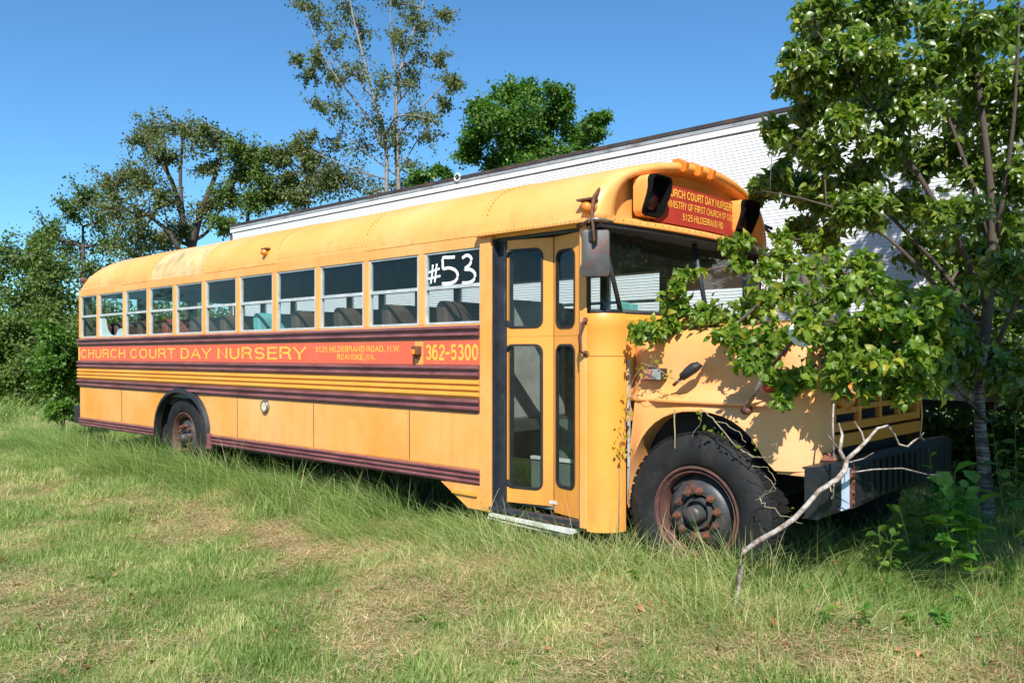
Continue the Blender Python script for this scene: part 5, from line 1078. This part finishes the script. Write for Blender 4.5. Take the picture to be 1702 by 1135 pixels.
# ================================================================== GRASS
def blades(P, H, lean, Wd, tint, name, segs=3, droop=.5, mat='blade', label=None):
    """P (n,3) bases, H lengths, lean (n,2) horizontal tip offset"""
    n = len(P); ang = rng.uniform(0, 2*math.pi, n); side = np.stack([np.cos(ang), np.sin(ang), np.zeros(n)], 1); Vs = []
    for s_ in range(segs+1):
        f_ = s_/segs; hz = H*(f_-droop*.45*f_**2.2*np.minimum(1.6, np.linalg.norm(lean, axis=1)/H*1.4))
        c = P+np.stack([lean[:, 0]*f_**1.7, lean[:, 1]*f_**1.7, hz], 1); w_ = (Wd*(1-f_)**.6)[:, None]
        if s_ == segs: Vs.append(c)
        else: Vs += [c-side*w_, c+side*w_]
    V = np.stack(Vs, 1).reshape(-1, 3); k = 2*segs+1; T = []
    for s_ in range(segs-1): T += [[2*s_, 2*s_+1, 2*s_+3], [2*s_, 2*s_+3, 2*s_+2]]
    T.append([2*segs-2, 2*segs-1, 2*segs]); T = np.array(T)
    F = (T[None]+(np.arange(n)*k)[:, None, None]).reshape(-1, 3)
    return V, F, np.repeat(tint, k)
def grid_h(P): return np.array([ground_h(x, y) for x, y in P])
# tuft prototypes (kept out of the scene, instanced over the lawn by one grass object)
protos = []
for q in range(12):
    nb_ = 34; dry = q % 4 == 3; flat = q % 4 == 2
    r = np.sqrt(rng.uniform(0, 1, nb_))*.085; a = rng.uniform(0, 6.28, nb_); P = np.stack([r*np.cos(a), r*np.sin(a), np.full(nb_, -.004)], 1)
    H = rng.uniform(.022, .062, nb_)*(1.5 if q % 5 == 0 else 1); ln = rng.normal(0, .026, (nb_, 2))*(1.9 if (dry or flat) else 1)
    V, F, tt = blades(P, H*(.5 if flat or dry else 1), ln, np.full(nb_, .0025), np.clip(rng.normal(.86 if dry else .42, .24, nb_), 0, 1), 'tuft', 2)
    me = bpy.data.meshes.new('grass_tuft'); me.from_pydata(V.tolist(), [], F.tolist()); a_ = me.attributes.new('tint', 'FLOAT', 'POINT'); a_.data.foreach_set('value', tt.astype(np.float32))
    protos.append((me, dry))
# lawn blade material: tint plus world-scale dry patches
m = M['blade'].copy(); m.name = 'lawn_blade'; M['lawn'] = m; t = m.node_tree
cr2 = [n for n in t.nodes if n.type == 'VALTORGB'][0]; at2 = [n for n in t.nodes if n.type == 'ATTRIBUTE'][0]
pt = mul(t, ramp(t, noi(t, .85, 5, .65, geo=True), .38, .66, -.14, .36), ramp(t, noi(t, 5, 4, .6, geo=True), .35, .7, -.12, .16), 'ADD')
t.links.new(mul(t, at2.outputs['Fac'], pt, 'ADD'), cr2.inputs[0])
pc = bpy.data.collections.new('tuft_sources')
for me, d_ in protos:
    me.materials.append(m); o = bpy.data.objects.new('grass_tuft', me); pc.objects.link(o)
pts = []
def frus(n, Z0, Z1, power=1.0):
    Z = np.sqrt(rng.uniform(Z0**2, Z1**2, n)) if power == 1 else Z0+(Z1-Z0)*rng.uniform(0, 1, n)
    r = rng.uniform(-.72, .72, n); X = r*Z
    x = CAM.x+FX*X+FY*Z; y = CAM.y+AX*X+AY*Z; return np.stack([x, y], 1)
A1_ = frus(22000, 3.0, 7.0); A2_ = frus(26000, 7.0, 14.0); A3_ = frus(22000, 14, 30)
sc = np.concatenate([np.full(len(A1_), 1.0), np.full(len(A2_), 1.35), np.full(len(A3_), 2.0)]); XY = np.concatenate([A1_, A2_, A3_])
keep = ~((XY[:, 1] > .3) & (XY[:, 1] < 2.2) & (XY[:, 0] > -7.5) & (XY[:, 0] < 2.2)); keep &= ~((XY[:, 1] > 6.5) & (XY[:, 0] > -11)); XY = XY[keep]; sc = sc[keep]
Pz = grid_h(XY); P3 = np.column_stack([XY, Pz])
me = bpy.data.meshes.new('mown_grass'); me.vertices.add(len(P3)); me.vertices.foreach_set('co', P3.astype(np.float32).ravel())
a_ = me.attributes.new('size', 'FLOAT', 'POINT'); a_.data.foreach_set('value', (sc*rng.uniform(.6, 1.25, len(sc))*np.array([1+.75*noise.noise(Vector((x*1.7, y*1.7, 21)))+.5*noise.noise(Vector((x*5, y*5, 23))) for x, y in XY])).astype(np.float32))
lawn = bpy.data.objects.new('mown_grass', me); COL.objects.link(lawn); lawn['kind'] = 'stuff'; lawn['label'] = 'mown grass with dry straw patches covering the field'; lawn['category'] = 'grass'
ng = bpy.data.node_groups.new('scatter_tufts', 'GeometryNodeTree')
ng.interface.new_socket('Geometry', in_out='INPUT', socket_type='NodeSocketGeometry'); ng.interface.new_socket('Geometry', in_out='OUTPUT', socket_type='NodeSocketGeometry')
gi = ng.nodes.new('NodeGroupInput'); go = ng.nodes.new('NodeGroupOutput'); mp_ = ng.nodes.new('GeometryNodeMeshToPoints'); ip = ng.nodes.new('GeometryNodeInstanceOnPoints'); ci = ng.nodes.new('GeometryNodeCollectionInfo')
ci.inputs['Collection'].default_value = pc; ci.inputs['Separate Children'].default_value = True; ip.inputs['Pick Instance'].default_value = True
rx_ = ng.nodes.new('FunctionNodeRandomValue'); rx_.data_type = 'FLOAT_VECTOR'; rx_.inputs[0].default_value = (-.12, -.12, 0); rx_.inputs[1].default_value = (.12, .12, 6.28)
na = ng.nodes.new('GeometryNodeInputNamedAttribute'); na.data_type = 'FLOAT'; na.inputs[0].default_value = 'size'
L_ = ng.links.new; L_(gi.outputs[0], mp_.inputs[0]); L_(mp_.outputs[0], ip.inputs['Points']); L_(ci.outputs[0], ip.inputs['Instance']); L_(rx_.outputs[0], ip.inputs['Rotation']); L_(na.outputs[0], ip.inputs['Scale']); L_(ip.outputs[0], go.inputs[0])
lawn.modifiers.new('scatter', 'NODES').node_group = ng
# dry clippings lying in patches
thp = bpy.data.collections.new('clipping_sources')
M['straw'] = leafmat('dry_straw', (.36, .22, .11), (.62, .45, .26), (.80, .67, .45), .3, .2, .6)
for q in range(6):
    nb_ = 30; r = np.sqrt(rng.uniform(0, 1, nb_))*.13; a = rng.uniform(0, 6.28, nb_); P = np.stack([r*np.cos(a), r*np.sin(a), rng.uniform(.004, .035, nb_)], 1)
    V, F, tt = blades(P, rng.uniform(.002, .02, nb_), rng.normal(0, .055, (nb_, 2)), np.full(nb_, .0019), np.clip(rng.normal(.5, .28, nb_), 0, 1), 'clip', 2)
    me = bpy.data.meshes.new('clippings'); me.from_pydata(V.tolist(), [], F.tolist()); a_ = me.attributes.new('tint', 'FLOAT', 'POINT'); a_.data.foreach_set('value', tt.astype(np.float32)); me.materials.append(M['straw'])
    thp.objects.link(bpy.data.objects.new('clippings', me))
XY = np.concatenate([frus(26000, 3.0, 9.0), frus(12000, 9, 18)]); XY = XY[(XY[:, 1] < -.1) | (XY[:, 0] > 2.6) | (XY[:, 0] < -8)]
nz = np.array([noise.noise(Vector((x*.8, y*.8, 31)))+.55*noise.noise(Vector((x*2.6, y*2.6, 37))) for x, y in XY]); XY = XY[nz > rng.uniform(-.15, .42, len(nz))]
P3 = np.column_stack([XY, grid_h(XY)]); me = bpy.data.meshes.new('dry_clippings'); me.vertices.add(len(P3)); me.vertices.foreach_set('co', P3.astype(np.float32).ravel())
a_ = me.attributes.new('size', 'FLOAT', 'POINT'); a_.data.foreach_set('value', rng.uniform(.7, 1.4, len(P3)).astype(np.float32))
dc = bpy.data.objects.new('dry_clippings', me); COL.objects.link(dc); dc['kind'] = 'stuff'; dc['label'] = 'patches of pale dry grass clippings lying on the lawn'; dc['category'] = 'straw'
ng2 = ng.copy(); [n for n in ng2.nodes if n.bl_idname == 'GeometryNodeCollectionInfo'][0].inputs['Collection'].default_value = thp
dc.modifiers.new('scatter', 'NODES').node_group = ng2
# tall uncut grass along the bus and round the bumper
def tall(n, fx, fy, hfun, tintf, wd, name, label, leanv=(0, -.1), leansd=.12, segs=4):
    xy = np.column_stack([fx(n), fy(n)]); 
    cl = np.array([noise.noise(Vector((x*2.2, y*2.2, 5))) for x, y in xy]); k = cl > rng.uniform(-.75, .35, n); xy = xy[k]; cl = cl[k]; n = len(xy)
    H = np.array([hfun(x, y) for x, y in xy])*rng.uniform(.45, 1.15, n)*(1+.5*cl)
    sw_ = np.array([[noise.noise(Vector((x*.9, y*.9, 11))), noise.noise(Vector((x*.9, y*.9, 17)))] for x, y in xy])
    ln = (rng.normal(0, leansd, (n, 2))+np.array(leanv)+sw_*.42)*(H/.3)[:, None]
    P = np.column_stack([xy, grid_h(xy)-.01]); tint = np.clip(np.array([tintf(x, y) for x, y in xy])+rng.normal(0, .2, n), 0, 1)
    V, F, tt = blades(P, H, ln, np.full(n, wd)*rng.uniform(.6, 1.3, n), tint, name, segs, .6)
    o = npmesh(name, V, F, 'blade', None, tt, 'stuff'); o['label'] = label; o['category'] = 'grass'; return o
U = rng.uniform
def hb(x, y):
    e = max(0, min(1, (y+.85)/.55))           # rises towards the bus
    base_ = .38 if x < -.7 else (.22 if x < 1.3 else .30)
    return (.07+base_*e)
tall(17000, lambda n: U(-9.5, .2, n), lambda n: -.95+1.25*U(0, 1, n)**.7, hb, lambda x, y: .36, .0032, 'tall_grass', 'long green uncut grass along the skirt of the bus', (-.12, -.16), .17)
tall(7000, lambda n: U(-.2, 2.6, n), lambda n: -.75+.9*U(0, 1, n)**.8, hb, lambda x, y: .62, .0026, 'straw_grass', 'tangled dry grass below the bus door and front wheel', (0, -.06), .17)
tall(11000, lambda n: U(2.0, 5.6, n), lambda n: U(-1.3, 2.6, n), lambda x, y: .15+.17*min(1, max(0, y+.6)), lambda x, y: .42, .0028, 'rough_grass', 'rough mixed grass in front of the bumper at the right', (0, -.04), .15)
tall(9000, lambda n: U(2.5, 7.5, n), lambda n: U(2.2, 6.0, n), lambda x, y: .34, lambda x, y: .25, .004, 'shaded_grass', 'tall shaded grass beyond the pale trunk', (0, -.04), .15)
tall(5000, lambda n: U(-7.6, 2.3, n), lambda n: U(.2, 2.6, n), lambda x, y: .22, lambda x, y: .35, .0035, 'underbody_grass', 'shaded grass under the bus', (0, -.04), .12)
tall(9000, lambda n: U(-26, -14, n), lambda n: U(-4, 8, n), lambda x, y: .6, lambda x, y: .40, .012, 'field_grass', 'tall grass strip in front of the field edge shrubs', (0, -.04), .2, 3)
# long seed stalks and dry stems poking up before the bus
n = 100; xs_ = np.concatenate([U(-6, .2, 40), U(.8, 2.7, 40), U(2.6, 4.2, 20)]); ys_ = np.concatenate([U(-.45, -.02, 40), U(-.35, -.02, 40), U(-.6, .9, 20)])
H = U(.25, .62, n); P = np.column_stack([xs_, ys_, np.array([ground_h(a, b) for a, b in zip(xs_, ys_)])])
V, F, tt = blades(P, H, rng.normal(0, .16, (n, 2)), np.full(n, .0019), np.clip(rng.normal(.85, .15, n), 0, 1), 'stalks', 5, .3)
o = npmesh('seed_stalks', V, F, 'blade', None, tt, 'stuff'); o['label'] = 'thin dry stalks standing in the grass beside the bus'; o['category'] = 'grass'

# low rosettes of clover and plantain among the lawn
xy = frus(900, 3.2, 9.5); xy = xy[(xy[:, 1] < -.3) | (xy[:, 0] > 2.7)]; P = []; Dn = []; Sz = []
for x, y in xy:
    k_ = random.randint(4, 8); z_ = ground_h(x, y)+.008; sz_ = random.uniform(.018, .045)
    for q in range(k_):
        a = q*6.283/k_+random.uniform(-.4, .4); P.append((x, y, z_)); Dn.append((math.cos(a), math.sin(a), random.uniform(.25, .9))); Sz.append(sz_*random.uniform(.7, 1.2))
P = np.array(P); Dn = unit(np.array(Dn)); Sz = np.array(Sz)
V, F, k = leafmesh(P, Dn, unit(rng.normal(size=P.shape)*.2+[0, 0, 1]), Sz, Sz*.30, 'fine', .3)
o = npmesh('lawn_weeds', V, F, 'leaf_green', None, np.repeat(np.clip(rng.normal(.6, .25, len(P)), 0, 1), k), 'stuff'); o['label'] = 'small clover and plantain leaves dotted through the lawn'; o['category'] = 'weeds'
# fallen dead leaves
xy = np.concatenate([frus(160, 3.2, 8), np.column_stack([U(1, 4.5, 150), U(-1.4, 1.0, 150)])]); n = len(xy); P = np.column_stack([xy, grid_h(xy)+U(.01, .06, n)])
V, F, k = leafmesh(P, unit(rng.normal(size=(n, 3))*[1, 1, .3]), unit(rng.normal(size=(n, 3))*.5+[0, 0, 1]), U(.03, .06, n), U(.01, .02, n), 'fine', .5)
M['deadleaf'] = leafmat('dead_leaf', (.16, .07, .03), (.30, .14, .06), (.50, .30, .14), .3, .2, .6)
o = npmesh('fallen_leaves', V, F, 'deadleaf', None, np.repeat(U(0, 1, n), k), 'stuff'); o['label'] = 'brown fallen leaves scattered in the grass'; o['category'] = 'leaves'
